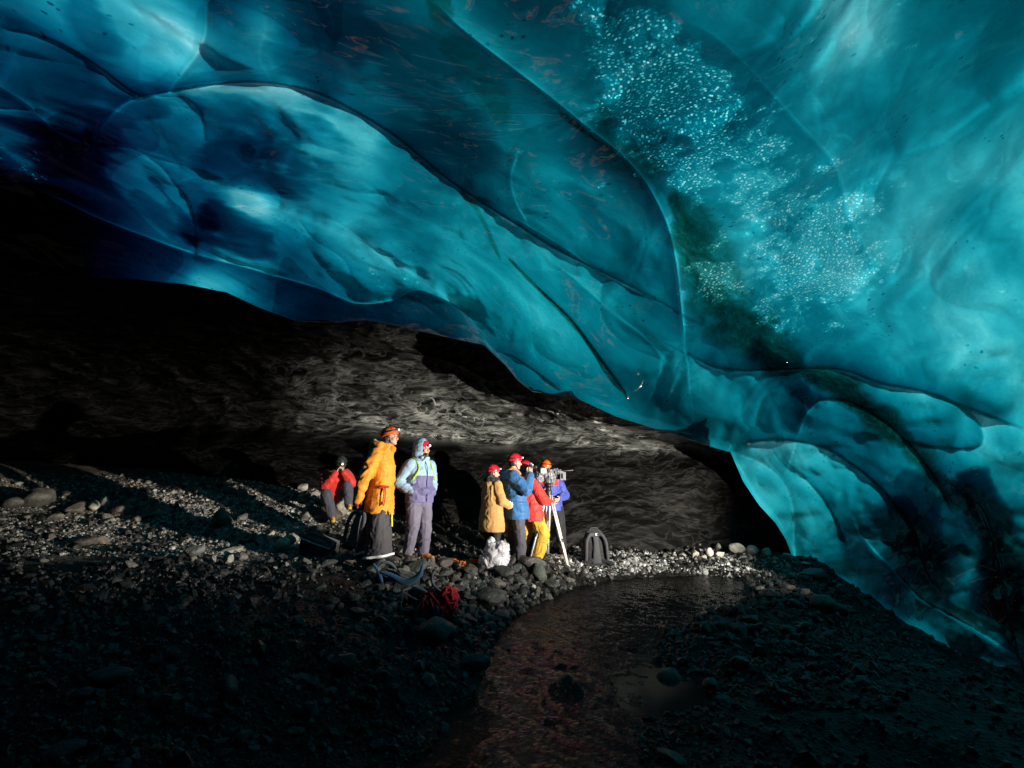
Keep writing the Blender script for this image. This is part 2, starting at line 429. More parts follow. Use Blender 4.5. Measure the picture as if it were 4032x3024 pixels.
# crests
def crest_fac(Q):
    f = np.zeros(len(Q)); rim = np.zeros(len(Q)); off = np.zeros(len(Q))
    for pts, A, wl, wr in CREST:
        pl = smooth_line(vazel(pts))
        mg = 1.5 + 6 * max(wl, wr); b0 = pl.min(0) - mg; b1 = pl.max(0) + mg
        m = np.where(((Q > b0) & (Q < b1)).all(1))[0]
        if not len(m): continue
        q = Q[m]; ce = np.cos(np.radians(pl[:, 1].mean()))
        d, s, t = polydist(q * np.array([ce, 1]), pl * np.array([ce, 1]))
        w = np.where(s > 0, wl, wr); lng = max(wl, wr)
        # the narrow side breaks off sharply, like one lobe of ice lying over the next
        sharp = (w < .55) & (lng > .65)
        e = 0.22
        prof = np.where(sharp, np.exp(-(d / .13) ** 2), np.exp(-(np.sqrt(d * d + e * e) - e) / np.maximum(w, .5)))
        ends = np.clip(t / .10, 0, 1) * np.clip((1 - t) / .10, 0, 1); ends = ends * ends * (3 - 2 * ends)
        f[m] += A * prof * (0.25 + 0.75 * ends)
        if lng > .65:
            k_ = min(A / .035, 1.2) * ends; wide = w > .55
            off[m] += np.where(wide, -.38 * np.exp(-d / 1.6), .75 * np.exp(-d / 1.1)) * k_ * np.clip(d / .08, 0, 1)
        rim[m] = np.maximum(rim[m], np.clip(A / .03, .3, 1) * np.exp(-(d / .11) ** 2) * ends)
    return f, rim, off
cf, rim, lobe = crest_fac(Q)
D = sph(Q[:, 0], Q[:, 1])
P0 = D * rr[:, None] + np.array([0, 0, CAM_H])
# broad hollows (scallops) drawn out along the flow, plus a fine ripple
_f0 = np.array([.72, .52, -.46]); _f0 /= np.linalg.norm(_f0); _f1 = np.cross(_f0, [0, 0, 1.0]); _f1 /= np.linalg.norm(_f1)
flow = np.stack([_f0, _f1, np.cross(_f0, _f1)])
Pf = P0 @ flow.T
warp = np.stack([fbm(P0 * 0.6, 3, 2), fbm(P0 * 0.6, 5, 2), fbm(P0 * 0.6, 9, 2)], -1)
f1, f2 = worley(Pf * np.array([0.45, 0.85, 0.75]) + 0.35 * warp, 4)
hollow = (1 - np.clip(f1, 0, 1.1) ** 2)
und = fbm(P0 * 0.8 + 0.5 * warp, 21, 3)
fine = fbm(Pf * np.array([2.0, 4.5, 4.0]) + 1.2 * warp, 33, 3)
c1, c2 = worley(Pf * np.array([0.9, 2.4, 2.0]) + 1.1 * warp, 44)
crease = 1 - np.clip(c1, 0, 1.1) ** 2
rg = ridged(Pf * np.array([0.55, 1.9, 1.6]) + 1.4 * warp, 47, 2)
patch = np.clip(.5 + fbm(P0 * .7, 49, 2), 0, 1)
calm = 1 - .85 * np.exp(-(((Q[:, 0] - 13.5) / 5) ** 2 + ((Q[:, 1] - 9) / 4) ** 2))
near = np.clip(1 - np.abs(Q[:, 0]) / 75, 0.15, 1)
rr2 = rr * (1 - cf * 0.40 * np.clip(1 + .7 * fbm(P0 * 1.5, 81, 3), .3, 1.8)) + calm * (0.40 * hollow + 0.20 * und + 0.010 * fine + 0.065 * crease * patch - 0.012 * rg)
rr2 = np.maximum(rr2, 1.6)
# round the hanging edge away from the viewer
edge_t = np.clip((EL - lip_el[None, :]) / 1.2, 0, 1).ravel()
rr2 = rr2 + 0.18 * (1 - edge_t) ** 2
PI_ = D * rr2[:, None] + np.array([0, 0, CAM_H])
# bright crest lines are highlights put in as thinner ice
Lval = 1.12 * (np.clip(ice_L(Q), .3, 6) / 1.12) ** 1.35
Lval = Lval * (1 - .14 * np.clip((-10 - Q[:, 0]) / 15, 0, 1) * (Lval < 2.2))  # left part brightened to make up for the weak sun there
# light and dark sides of each crest put in as thin and thick ice
Lval = np.maximum(Lval + lobe, .46)
Lval = Lval * (1 - .50 * rim * (0.6 + 0.4 * fbm(P0 * 2.0, 66, 2)))
silt = np.clip(TPS(vazel([(0, 0), (0, 500), (450, 150), (500, 450), (800, 100), (800, 600), (1000, 300), (1400, 100), (1400, 800), (1800, 300), (2200, 100), (2200, 900), (1900, 1300), (1000, 700)]), [.15, .0, .1, .1, .75, .6, .95, 1.0, .95, .8, 1.0, .85, .95, .9], lam=1e-2, scale=20.0)(Q), 0, 1)
ash = np.zeros(len(Q)); bub = np.zeros(len(Q))
for pts, w, st in ASH:
    pl = smooth_line(vazel(pts)); m = np.where(((Q > pl.min(0) - 8) & (Q < pl.max(0) + 8)).all(1))[0]
    d, s, t = polydist(Q[m], pl)
    wob = 1 + 0.5 * fbm(P0[m] * 2.2, 71, 3)
    tap = 0.35 + 0.65 * np.sqrt(np.clip(np.minimum(t, 1 - t) * 4, 0, 1))
    ash[m] = np.maximum(ash[m], st * np.clip(1.5 - d / (w * wob * tap + .02), 0, 1))
for pts, w, st in DEEP_SHADED:  # darker strokes: deep ice, and hollows with their shade put in
    pl = smooth_line(vazel(pts)); m = np.where(((Q > pl.min(0) - 9) & (Q < pl.max(0) + 9)).all(1))[0]
    d, s, t = polydist(Q[m], pl); wob = np.clip(1 + 0.9 * fbm(Pf[m] * np.array([.8, 2.2, 2.0]), 73, 4), .15, 2.2)
    Lval[m] += .75 * st * np.clip((1.6 - d / (w * wob + .02)) / .9, 0, 1)
for x, y, r_, dn in BUB:
    c = vazel([(x, y)])[0]; rad = r_ / 19.0
    m = np.where((np.abs(Q - c) < rad * 1.6 + 1).all(1))[0]
    d = np.sqrt((((Q[m] - c) * np.array([np.cos(np.radians(c[1])), 1])) ** 2).sum(1)) / rad
    bub[m] = np.maximum(bub[m], dn * np.clip(1.45 - d + 0.55 * fbm(P0[m] * 3.0, 55, 4), 0, 1))
shp = EL.shape
# the roof of the dark hollow beyond: runs back from the hanging edge
NF = 14
fl_s = np.array([0.02, .08, .2, .4, .7, 1.0, 1.5, 2.2, 3.2, 4.5, 6, 8, 10.5, 14.0])[::-1]
r_l = rr2.reshape(shp)[0]
rows = []
for s in fl_s:
    el = lip_el + 0.25 * (1 - np.exp(-s / .15)) + 1.6 * (1 - np.exp(-s / 1.5)) + 0.10 * s
    rows.append(sph(az_all, el) * (r_l + s)[:, None] + np.array([0, 0, CAM_H]))
PF = np.concatenate(rows)
VV = np.concatenate([PF, PI_])
nr, nc = shp[0] + NF, shp[1]
ice_me = mesh_np('ice_ceiling', VV, grid_faces(nr, nc))
z0 = np.zeros(len(PF))
attr(ice_me, 'thickness', np.concatenate([z0 + 6, Lval]))
attr(ice_me, 'ash', np.concatenate([z0, ash]))
attr(ice_me, 'silt', np.concatenate([z0 + .5, silt]))
attr(ice_me, 'bubbles', np.concatenate([z0, bub]))

def ice_material():
    t = NT('glacier_ice')
    co = t.obj()
    L = t.attr('thickness'); A = t.attr('ash'); B = t.attr('bubbles')
    # cloudy and clear zones drawn out along the flow
    wv = t.noise(co, 0.9, 2.0, color=True)
    vm = t.n('VectorMath', operation='MULTIPLY_ADD'); t.l(wv, vm.inputs[0]); vm.inputs[1].default_value = (0.75, 0.75, 0.75); t.l(co, vm.inputs[2])
    cw = vm.outputs[0]
    # frame along the flow of the ice: scallops, veils and ash all run down to the right and away
    fd = Vector((.72, .52, -.46)).normalized(); fe = fd.orthogonal().normalized(); ff = fd.cross(fe)
    cx = t.n('CombineXYZ')
    for i_, ax in enumerate((fd, fe, ff)):
        dt = t.n('VectorMath', operation='DOT_PRODUCT'); t.l(cw, dt.inputs[0]); dt.inputs[1].default_value = ax; t.l(dt.outputs['Value'], cx.inputs[i_])
    F_ = cx.outputs[0]
    fl = t.vmap(F_, (0.42, 1.5, 1.5))
    n1 = t.noise(fl, 0.8, 2.0, 0.45)
    n2 = t.noise(fl, 2.4, 3.0, 0.5)
    n3 = t.noise(t.vmap(co, (1, 1, 1)), 16.0, 4.0, 0.65)
    Ln = t.math('MULTIPLY_ADD', t.math('SUBTRACT', n1, 0.5), 1.25, L)
    Ln = t.math('MULTIPLY_ADD', t.math('SUBTRACT', n2, 0.5), 0.30, Ln)
    Ln = t.math('MULTIPLY_ADD', t.math('SUBTRACT', n3, 0.5), 0.16, Ln)
    # thin wisps of tiny bubbles
    wisp = t.maprange(t.noise(t.vmap(F_, (0.45, 2.6, 2.6)), 1.3, 5.0, 0.55, 0.3), 0.62, 0.80, 0.0, 0.30)
    Ln = t.math('SUBTRACT', Ln, wisp)
    veil = t.noise(t.vmap(F_, (0.30, 3.6, 3.6)), 1.6, 6.0, 0.7)
    Ln = t.math('MULTIPLY_ADD', t.math('SUBTRACT', veil, .5), t.maprange(t.noise(co, .6, 2.0), .48, .64, .0, .35), Ln)
    # dirt specks, mostly inside the ash bands
    sp = t.voro(t.vmap(cw, (1.0, 1.0, 0.7)), 9.0)
    spk = t.maprange(sp.outputs['Distance'], 0.10, 0.20, 1.0, 0.0)
    spm = t.maprange(t.noise(co, 1.1, 3.0), 0.52, 0.66, 0.0, 1.0)
    spk = t.math('MULTIPLY', spk, spm)
    ashn = t.math('MULTIPLY', A, t.maprange(t.noise(fl, 9.0, 5.0, 0.7), 0.30, 0.62, 0.45, 1.25))
    Ln = t.math('MULTIPLY_ADD', spk, 0.8, Ln)
    # big bubbles
    bv = t.voro(co, 25.0)
    bmask = t.maprange(t.math('MULTIPLY_ADD', t.math('SUBTRACT', t.noise(co, 6.0, 5.0, 0.7), 0.5), 2.4, B), 0.38, 0.70, 0.0, 1.0)
    bdot = t.maprange(bv.outputs['Distance'], 0.22, 0.60, 1.0, 0.0, smooth=True)
    bv2 = t.voro(co, 42.0)
    bdot2 = t.math('MULTIPLY', t.maprange(bv2.outputs['Distance'], 0.10, 0.36, 1.0, 0.0, smooth=True), 0.7)
    bv3 = t.voro(co, 75.0)
    bdot3 = t.math('MULTIPLY', t.maprange(bv3.outputs['Distance'], 0.10, 0.45, 1.0, 0.0, smooth=True), 0.55)
    fea = t.maprange(t.noise(co, 38.0, 6.0, 0.75, 0.4), .50, .66, 0, 1.0)
    bsum = t.math('MAXIMUM', t.math('MAXIMUM', bdot, bdot2), t.math('MAXIMUM', bdot3, fea))
    bsz = t.maprange(t.noise(co, 26.0, 2.0), .35, .6, .45, 1.0)
    bb = t.math('MULTIPLY', t.math('MAXIMUM', t.math('MULTIPLY', bsum, bsz), 0.26), bmask)
    Ln = t.math('MULTIPLY', Ln, t.math('SUBTRACT', 1.0, t.math('MULTIPLY', bb, 0.90)))
    Ln = t.math('MAXIMUM', Ln, 0.17)
    si = t.attr('silt')
    dirt = t.math('MULTIPLY', ashn, t.math('SUBTRACT', 1.0, t.math('MULTIPLY', bb, 0.85)))
    def ex(k, ka):
        kl = k if not isinstance(k, tuple) else t.maprange(si, 0, 1, k[0], k[1])
        return t.math('MULTIPLY', t.math('EXPONENT', t.math('SUBTRACT', t.math('MULTIPLY', t.math('MULTIPLY', Ln, kl), -1.0), t.math('MULTIPLY', dirt, ka))), 0.95)
    cc = t.n('CombineColor')
    # light passing through ice loses its red first (Beer's law); silt takes some blue, ash takes everything
    t.l(ex(6.2, 1.1), cc.inputs[0]); t.l(ex((1.70, 1.66), 0.85), cc.inputs[1]); t.l(ex((1.22, 1.42), 1.05), cc.inputs[2])
    h = t.math('MULTIPLY_ADD', n2, 0.5, t.math('MULTIPLY', n3, 0.15))
    h = t.math('MULTIPLY_ADD', bb, 0.10, h)
    nrm = t.bump(h, 0.35, 0.05)
    tr = t.n('BsdfTranslucent'); t.l(cc.outputs[0], tr.inputs['Color']); t.l(nrm, tr.inputs['Normal'])
    gl = t.n('BsdfGlossy'); gl.inputs['Color'].default_value = (1, 1, 1, 1); gl.inputs['Roughness'].default_value = 0.06
    nrm2 = t.bump(h, 0.06, 0.03); t.l(nrm2, gl.inputs['Normal'])
    fr = t.n('Fresnel'); fr.inputs['IOR'].default_value = 1.31; t.l(nrm2, fr.inputs['Normal'])
    ms = t.n('MixShader'); t.l(fr.outputs[0], ms.inputs[0]); t.l(tr.outputs[0], ms.inputs[1]); t.l(gl.outputs[0], ms.inputs[2])
    t.l(ms.outputs[0], t.out.inputs[0])
    return t.m
ice = structure(link('ice_ceiling', ice_me, ice_material()))

# ------------------------------------------------------------------ dark ice wall at the back of the cave
WALL_D = [(0, 1100, 9.4), (0, 1400, 11.8), (0, 1700, 13.6), (900, 1150, 9.6), (900, 1400, 12.0), (900, 1680, 13.8), (1500, 1290, 10.0), (1500, 1500, 12.0), (1500, 1690, 13.6), (1950, 1380, 10.1), (2000, 1530, 10.6), (2000, 1620, 12.2), (2000, 1730, 13.4),
          (2400, 1640, 9.9), (2400, 1740, 12.2), (2700, 1730, 10.6), (2700, 1760, 11.6), (2900, 1800, 11.2), (3100, 1800, 11.6), (3300, 2000, 12.0)]
WALL_LOW = [(0, 1770, 11.6), (0, 1880, 11.2), (0, 2100, 11.0), (900, 1770, 12.0), (900, 1900, 11.5), (900, 2100, 11.2), (1500, 1770, 12.3), (1500, 1950, 11.7), (1500, 2150, 11.3), (2000, 1780, 12.2), (2000, 2000, 11.6), (2000, 2180, 11.0), (2500, 1790, 12.0), (2500, 2000, 11.4), (2500, 2180, 10.9),
            (2800, 1830, 11.9), (2800, 2000, 11.5), (2800, 2180, 11.2), (3100, 1900, 12), (3100, 2180, 11.6), (3300, 2200, 11.8)]
def rtps(lst, ext):
    p, v = P_(lst); d = dirs(p[:, 0], p[:, 1]); ae = np.stack(azel(p[:, 0], p[:, 1]), -1)
    ae = np.concatenate([ae, [(a, e) for a, e, r in ext]]); r = np.concatenate([v / d[:, 1], [r for a, e, r in ext]])
    return TPS(ae, np.log(r), lam=1e-3, scale=20.0)
w_up = rtps(WALL_D, [(-75, 20, 15), (-75, 0, 16), (-110, 10, 14), (50, 10, 14), (50, -5, 13.5)])
w_lo = rtps(WALL_LOW, [(-75, 0, 14.5), (-75, -10, 14.5), (-110, 0, 13), (50, 0, 13.5), (50, -12, 13.5)])
ledge = vazel([(-40, 968), (0, 965), (150, 955), (300, 946), (450, 944), (600, 940), (720, 938), (800, 936), (900, 948), (1000, 958), (1100, 964), (1230, 962), (1330, 964), (1430, 968), (1520, 975), (1700, 985), (1900, 1000)])
waz = np.concatenate([np.linspace(-115, -58, 20)[:-1], np.arange(-58, 40, 0.12), np.linspace(40, 58, 10)[1:]])
top = np.interp(waz, lip[:, 0], lip[:, 1]) + 3.2
top = np.where(waz < -60, np.maximum(top, 16), top)
top = np.maximum(top, 2.0)
NW = 300
wel = -14.0 + (top[None, :] + 14.0) * np.linspace(0, 1, NW)[:, None]
WQ = np.stack([np.broadcast_to(waz, wel.shape).ravel(), wel.ravel()], -1)
ld = np.interp(WQ[:, 0], ledge[:, 0], ledge[:, 1])
D = sph(WQ[:, 0], WQ[:, 1])
r_up = np.exp(w_up(WQ)); r_lo = np.exp(w_lo(WQ))
P00 = D * r_lo[:, None]
k = 1 / (1 + np.exp(-np.clip((WQ[:, 1] - ld - .5 * fbm(P00 * .8, 141, 3)) / (0.16 + .25 * np.clip(.5 + fbm(P00 * .5, 143, 2), 0, 1)), -40, 40)))
wr = r_lo * (1 - k) + r_up * k
P0 = D * wr[:, None] + np.array([0, 0, CAM_H])
wp = np.stack([fbm(P0 * 0.5, 103, 2), fbm(P0 * 0.5, 105, 2), fbm(P0 * 0.5, 109, 2)], -1)
f1, f2 = worley(P0 * np.array([0.65, 0.7, 1.9]) + 0.6 * wp, 14)
g1, g2 = worley(P0 * np.array([1.5, 1.5, 4.2]) + 0.8 * wp, 15)
sc = (1 - np.clip(f1, 0, 1.1) ** 2); sc2 = (1 - np.clip(g1, 0, 1.1) ** 2)
tilt = np.array([[1, 0, .45], [0, 1, 0], [-.45, 0, 1]])
strk = fbm((P0 @ tilt.T) * np.array([0.45, 0.6, 2.6]) + 0.7 * wp, 41, 4)
fin = np.clip(ridged(P0 * np.array([0.7, 0.7, 2.0]) + 0.9 * wp, 61, 2), 0, 2) ** 2
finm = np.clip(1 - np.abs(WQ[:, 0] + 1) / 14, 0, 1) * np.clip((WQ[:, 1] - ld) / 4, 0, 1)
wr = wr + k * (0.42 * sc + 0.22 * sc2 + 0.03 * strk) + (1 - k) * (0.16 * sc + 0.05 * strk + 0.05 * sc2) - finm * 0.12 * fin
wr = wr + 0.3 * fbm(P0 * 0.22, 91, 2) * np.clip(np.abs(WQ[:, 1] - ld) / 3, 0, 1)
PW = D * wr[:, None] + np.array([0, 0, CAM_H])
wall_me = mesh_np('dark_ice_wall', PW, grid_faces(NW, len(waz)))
attr(wall_me, 'clean_lit', k * np.clip(1.15 - f1 * .5, 0, 1) * np.clip((WQ[:, 0] + 26) / 16, .02, 1) * np.clip((15 - WQ[:, 1] + 4 * fbm(P0 * .7, 131, 2)) / 5, .25, 1))  # low wall dirtier; left side darkened to look out of the lamp light
def wall_material():
    t = NT('dirty_shaded_ice'); p = t.n('BsdfPrincipled'); t.l(p.outputs[0], t.out.inputs[0])
    co = t.obj()
    st = t.vmap(co, (0.7, 1.0, 3.2), (0, R(18), 0))
    n1 = t.noise(st, 0.9, 4.0, 0.55, 2.2); n2 = t.noise(st, 3.2, 5.0, 0.6, 1.2)
    cl0 = t.attr('clean_lit')
    dirty_shaded = t.ramp(n1, [(0.30, (0.0015, 0.0015, 0.0014)), (0.55, (0.004, 0.0038, 0.0034)), (0.75, (0.014, 0.013, 0.0112))])
    clean_lit = t.ramp(n1, [(0.36, (0.012, 0.013, 0.012)), (0.48, (0.10, 0.105, 0.098)), (0.56, (0.36, 0.37, 0.345)), (0.62, (0.10, 0.105, 0.098)), (0.8, (0.015, 0.016, 0.015))])
    base = t.mix(cl0, dirty_shaded, clean_lit)
    fx = t.ramp(n2, [(0.35, (0.6, 0.6, 0.6)), (0.65, (1.3, 1.3, 1.3))])
    mm = t.n('Mix', data_type='RGBA', blend_type='MULTIPLY'); mm.inputs[0].default_value = 1.0
    t.l(base, mm.inputs[6]); t.l(fx, mm.inputs[7])
    # thin pale veins that swirl round the hollows, and clots of white bubbly ice
    ww = t.n('VectorMath', operation='MULTIPLY_ADD'); t.l(t.noise(co, 0.8, 3.0, color=True), ww.inputs[0]); ww.inputs[1].default_value = (1.3, 1.3, 0.8); t.l(co, ww.inputs[2])
    ve = t.noise(t.vmap(ww.outputs[0], (0.5, 0.6, 2.4)), 2.2, 5.0, 0.6, 0.6)
    vein = t.maprange(t.math('ABSOLUTE', t.math('SUBTRACT', ve, 0.5)), 0.0, 0.035, 1.0, 0.0)
    cl = t.maprange(t.noise(t.vmap(co, (0.8, 0.9, 1.9)), 1.1, 6.0, 0.7, 0.4), 0.60, 0.70, 0.0, 0.6)
    pal = t.math('MAXIMUM', t.math('MULTIPLY', vein, 0.75), cl)
    col = t.mix(t.math('MULTIPLY', pal, t.math('MULTIPLY_ADD', cl0, 0.97, 0.03)), mm.outputs[2], (0.62, 0.63, 0.59))
    t.l(col, p.inputs['Base Color'])
    t.l(t.math('SUBTRACT', t.maprange(n2, 0.3, 0.7, 0.46, 0.62), t.math('MULTIPLY', cl0, 0.42)), p.inputs['Roughness'])
    t.l(t.math('MULTIPLY_ADD', cl0, 0.45, 0.12), p.inputs['Specular IOR Level'])
    p.inputs['IOR'].default_value = 1.31
    h = t.math('MULTIPLY_ADD', n2, 0.4, n1)
    t.l(t.bump(h, 0.22, 0.05), p.inputs['Normal'])
    return t.m
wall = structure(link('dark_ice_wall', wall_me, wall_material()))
# ------------------------------------------------------------------ ground
def g3(px, py, Y=None, z=None):
    d = dirs(px, py)
    if Y is None: k = (z - CAM_H) / d[2]
    else: k = Y / d[1]
    return tuple(np.array([0, 0, CAM_H]) + d * k)
GP = [g3(0, 1820, Y=10.6), g3(620, 1895, Y=10.8), g3(1100, 1940, Y=10.9), g3(1308, 2052, Y=10.0), g3(0, 2000, Y=8.6), g3(600, 2030, Y=9.0), g3(300, 2180, Y=7.2), g3(900, 2180, Y=7.4), g3(1200, 2200, Y=7.5),
      g3(1300, 2140, Y=8.4), g3(1480, 2212, Y=7.2), g3(1400, 2205, Y=7.25), g3(1640, 2205, Y=7.9), g3(1730, 2205, Y=8.4), g3(1935, 2200, Y=8.8), g3(2030, 2208, Y=9.05), g3(2110, 2215, Y=9.1), g3(2240, 2222, Y=9.2), g3(2350, 2202, Y=9.8),
      g3(2600, 2195, Y=10.4), g3(2900, 2190, Y=10.8), g3(3140, 2220, Y=10.5), g3(1850, 2340, z=.24), g3(1950, 2450, z=.12), g3(1700, 2450, z=.30), g3(1500, 2500, z=.36), g3(1200, 2500, z=.45), g3(700, 2500, z=.5), g3(200, 2500, z=.55),
      g3(1900, 2700, z=.10), g3(1650, 2800, z=.14), g3(1500, 3024, z=.14), g3(1000, 3024, z=.2), g3(300, 3000, z=.3), g3(2700, 2480, z=.10), g3(2950, 2400, z=.14), g3(3050, 2300, z=.12), g3(2700, 2640, z=.06), g3(2600, 2700, z=.03), g3(3000, 2650, z=.08), g3(2800, 2900, z=.08), g3(2500, 3000, z=.06),
      g3(3280, 2300, Y=9.6), g3(3460, 2410, Y=9.0), g3(3645, 2512, Y=8.3), g3(3830, 2635, Y=7.6), g3(4032, 2720, Y=7.0), g3(3800, 2680, Y=5.2), g3(3400, 2480, Y=6.5), (6.5, 6.0, -1.0), (8.5, 8.5, -1.2), (6.0, 4.4, -.4), (8, 7, -.6), (5, 2.5, -.1), (3.5, 1.0, .15),
      (-8, 4, 1.0), (-5, 1, .5), (-10, 8, 1.8), (0, -4, .3), (6, -4, .3), (-7, -4, .8), (-1, .5, .2), (1.5, 1.0, .05), (9, 12, 0.2), (-12, 12, 2.2), (4, 12.5, .3), (0, 12.5, .7), (-5, 12.5, 1.7)]
GP = np.array(GP)
# stream bed
STREAM_V = [(1075, 1400), (1085, 1370), (1110, 1340), (1150, 1312), (1200, 1288), (1250, 1268), (1320, 1255), (1420, 1246), (1530, 1244), (1595, 1250), (1605, 1268), (1600, 1298), (1585, 1318), (1530, 1332), (1480, 1345), (1440, 1372), (1405, 1400), (1385, 1430), (1362, 1470), (1350, 1510), (1352, 1560), (1370, 1610), (1390, 1700), (1420, 1850), (760, 1850), (880, 1700), (960, 1590), (1020, 1520), (1050, 1470)]
SW = np.array([g3(x * VS, y * VS, z=0.0) for x, y in STREAM_V])
PUD_V = [(1345, 1440), (1375, 1420), (1410, 1425), (1440, 1450), (1490, 1462), (1530, 1480), (1535, 1520), (1490, 1545), (1430, 1550), (1380, 1535), (1352, 1490)]
PW2 = np.array([g3(x * VS, y * VS, z=0.0) for x, y in PUD_V])
def inside(P, poly):
    x, y = P[:, 0], P[:, 1]; c = np.zeros(len(P), bool); n = len(poly)
    for i in range(n):
        x0, y0 = poly[i, :2]; x1, y1 = poly[(i + 1) % n, :2]
        m = (y0 > y) != (y1 > y)
        xx = (x1 - x0) * (y - y0) / (y1 - y0 + 1e-12) + x0
        c ^= m & (x < xx)
    return c
def sdist(P, poly):
    d, s, t = polydist(P[:, :2], np.concatenate([poly[:, :2], poly[:1, :2]]))
    return np.where(inside(P, poly), -d, d)
g_tps = TPS(GP[:, :2], GP[:, 2], lam=2e-3, scale=3.0)
def ground_z(P):
    P = np.asarray(P, float).reshape(-1, P.shape[-1] if hasattr(P, 'shape') else 2)[:, :2]
    z = np.clip(g_tps(P), -1.6, 2.6)
    P3 = np.concatenate([P, np.zeros((len(P), 1))], 1)
    sd = sdist(P, SW); sp = sdist(P, PW2)
    amp = np.clip(sd / .5, 0.15, 1) * np.where(P[:, 0] < -2.2, .4, 1)
    sd = sd + .10 * fbm(P3 * 2.6, 241, 3)
    z = z + (0.07 * fbm(P3 * 1.3, 201, 3) + 0.035 * fbm(P3 * 4.5, 205, 3)) * amp
    # banks of the stream rise from the water, the bed lies under it
    bank = np.clip(sd / 0.55, -1, 1)
    z = np.where(sd < 0.55, np.where(sd < 0, -0.02 + 0.16 * np.clip(sd / .4, -1, 0), -0.02 + (np.maximum(z, .03) + .02) * bank ** 0.8), z)
    z = np.where(sp < 0.2, np.minimum(z, 0.0 + 0.12 * np.clip((sp + .06 * fbm(P3 * 5, 231, 2)) / .2, -1, 1)), z)
    return z
def gz(x, y): return float(ground_z(np.array([[x, y]]))[0])

gaz = np.concatenate([np.linspace(-180, -60, 40)[:-1], np.arange(-60, 60, 0.22), np.linspace(60, 180, 40)])
grg = np.exp(np.linspace(math.log(0.35), math.log(18.0), 330))
A, G = np.meshgrid(np.radians(gaz), grg)
GX, GY = (G * np.sin(A)).ravel(), (G * np.cos(A)).ravel()
GZ = ground_z(np.stack([GX, GY], -1))
ground_me = mesh_np('ground', np.stack([GX, GY, GZ], -1), grid_faces(len(grg), len(gaz)))
_px = GX; _py = GY
attr(ground_me, 'lit_grit', np.clip((-_px - 1.6) / 2.0, 0, 1) * np.clip((_py + .15 * _px - 5.2) / 1.2, 0, 1))  # left slope lightened, its lit look put into the ground colour
def ground_material():
    t = NT('wet_black_gravel'); p = t.n('BsdfPrincipled'); t.l(p.outputs[0], t.out.inputs[0]); co = t.obj()
    v = t.voro(co, 28.0); v2 = t.voro(co, 75.0)
    hue = t.ramp(v.outputs['Color'], [(0.0, (0.004, 0.004, 0.0037)), (0.6, (0.011, 0.0105, 0.0095)), (0.9, (0.04, 0.038, 0.034))])
    n = t.noise(co, 3.0, 5.0, 0.6)
    mm = t.n('Mix', data_type='RGBA', blend_type='MULTIPLY'); mm.inputs[0].default_value = 1.0
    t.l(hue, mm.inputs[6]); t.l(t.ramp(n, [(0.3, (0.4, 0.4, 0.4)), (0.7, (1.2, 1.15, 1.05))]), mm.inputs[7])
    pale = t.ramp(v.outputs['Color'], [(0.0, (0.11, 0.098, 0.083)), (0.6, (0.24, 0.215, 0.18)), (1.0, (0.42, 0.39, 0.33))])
    t.l(t.mix(t.math('MULTIPLY', t.attr('lit_grit'), t.maprange(n, .3, .6, .35, 1)), mm.outputs[2], pale), p.inputs['Base Color'])
    t.l(t.maprange(n, 0.3, 0.7, 0.35, 0.75), p.inputs['Roughness']); p.inputs['Specular IOR Level'].default_value = 0.2
    h = t.math('ADD', t.math('MULTIPLY', v.outputs['Distance'], -1.0), t.math('MULTIPLY', v2.outputs['Distance'], -0.4))
    t.l(t.bump(h, 0.9, 0.03), p.inputs['Normal'])
    return t.m
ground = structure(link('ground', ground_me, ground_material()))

# ------------------------------------------------------------------ water
def water_sheet(name, poly, z, mat_, step):
    lo_, hi_ = poly[:, :2].min(0) - .2, poly[:, :2].max(0) + .2
    xs = np.arange(lo_[0], hi_[0], step); ys = np.arange(max(lo_[1], .3), hi_[1], step)
    X, Y = np.meshgrid(xs, ys); P = np.stack([X.ravel(), Y.ravel()], -1)
    sd = sdist(P, poly); F = grid_faces(len(ys), len(xs))
    F = F[(sd[F] < 0.12).all(1)]
    used = np.unique(F); mp = np.full(len(P), -1); mp[used] = np.arange(len(used))
    P = P[used]; P3 = np.concatenate([P * 1.0, np.zeros((len(P), 1))], 1)
    return P, P3, mp[F]
P, P3, F = water_sheet('stream', SW, 0.0, None, 0.022)
dirn = np.array([[0.75, 0.66, 0], [-0.66, 0.75, 0], [0, 0, 1]])
Pw = P3 @ dirn.T
wz = 0.011 * ridged(Pw * np.array([10, 5, 1]) + .6 * np.stack([fbm(P3 * 2, 7, 2)] * 3, -1), 301, 3) + 0.006 * fbm(P3 * 1.6, 305, 2)
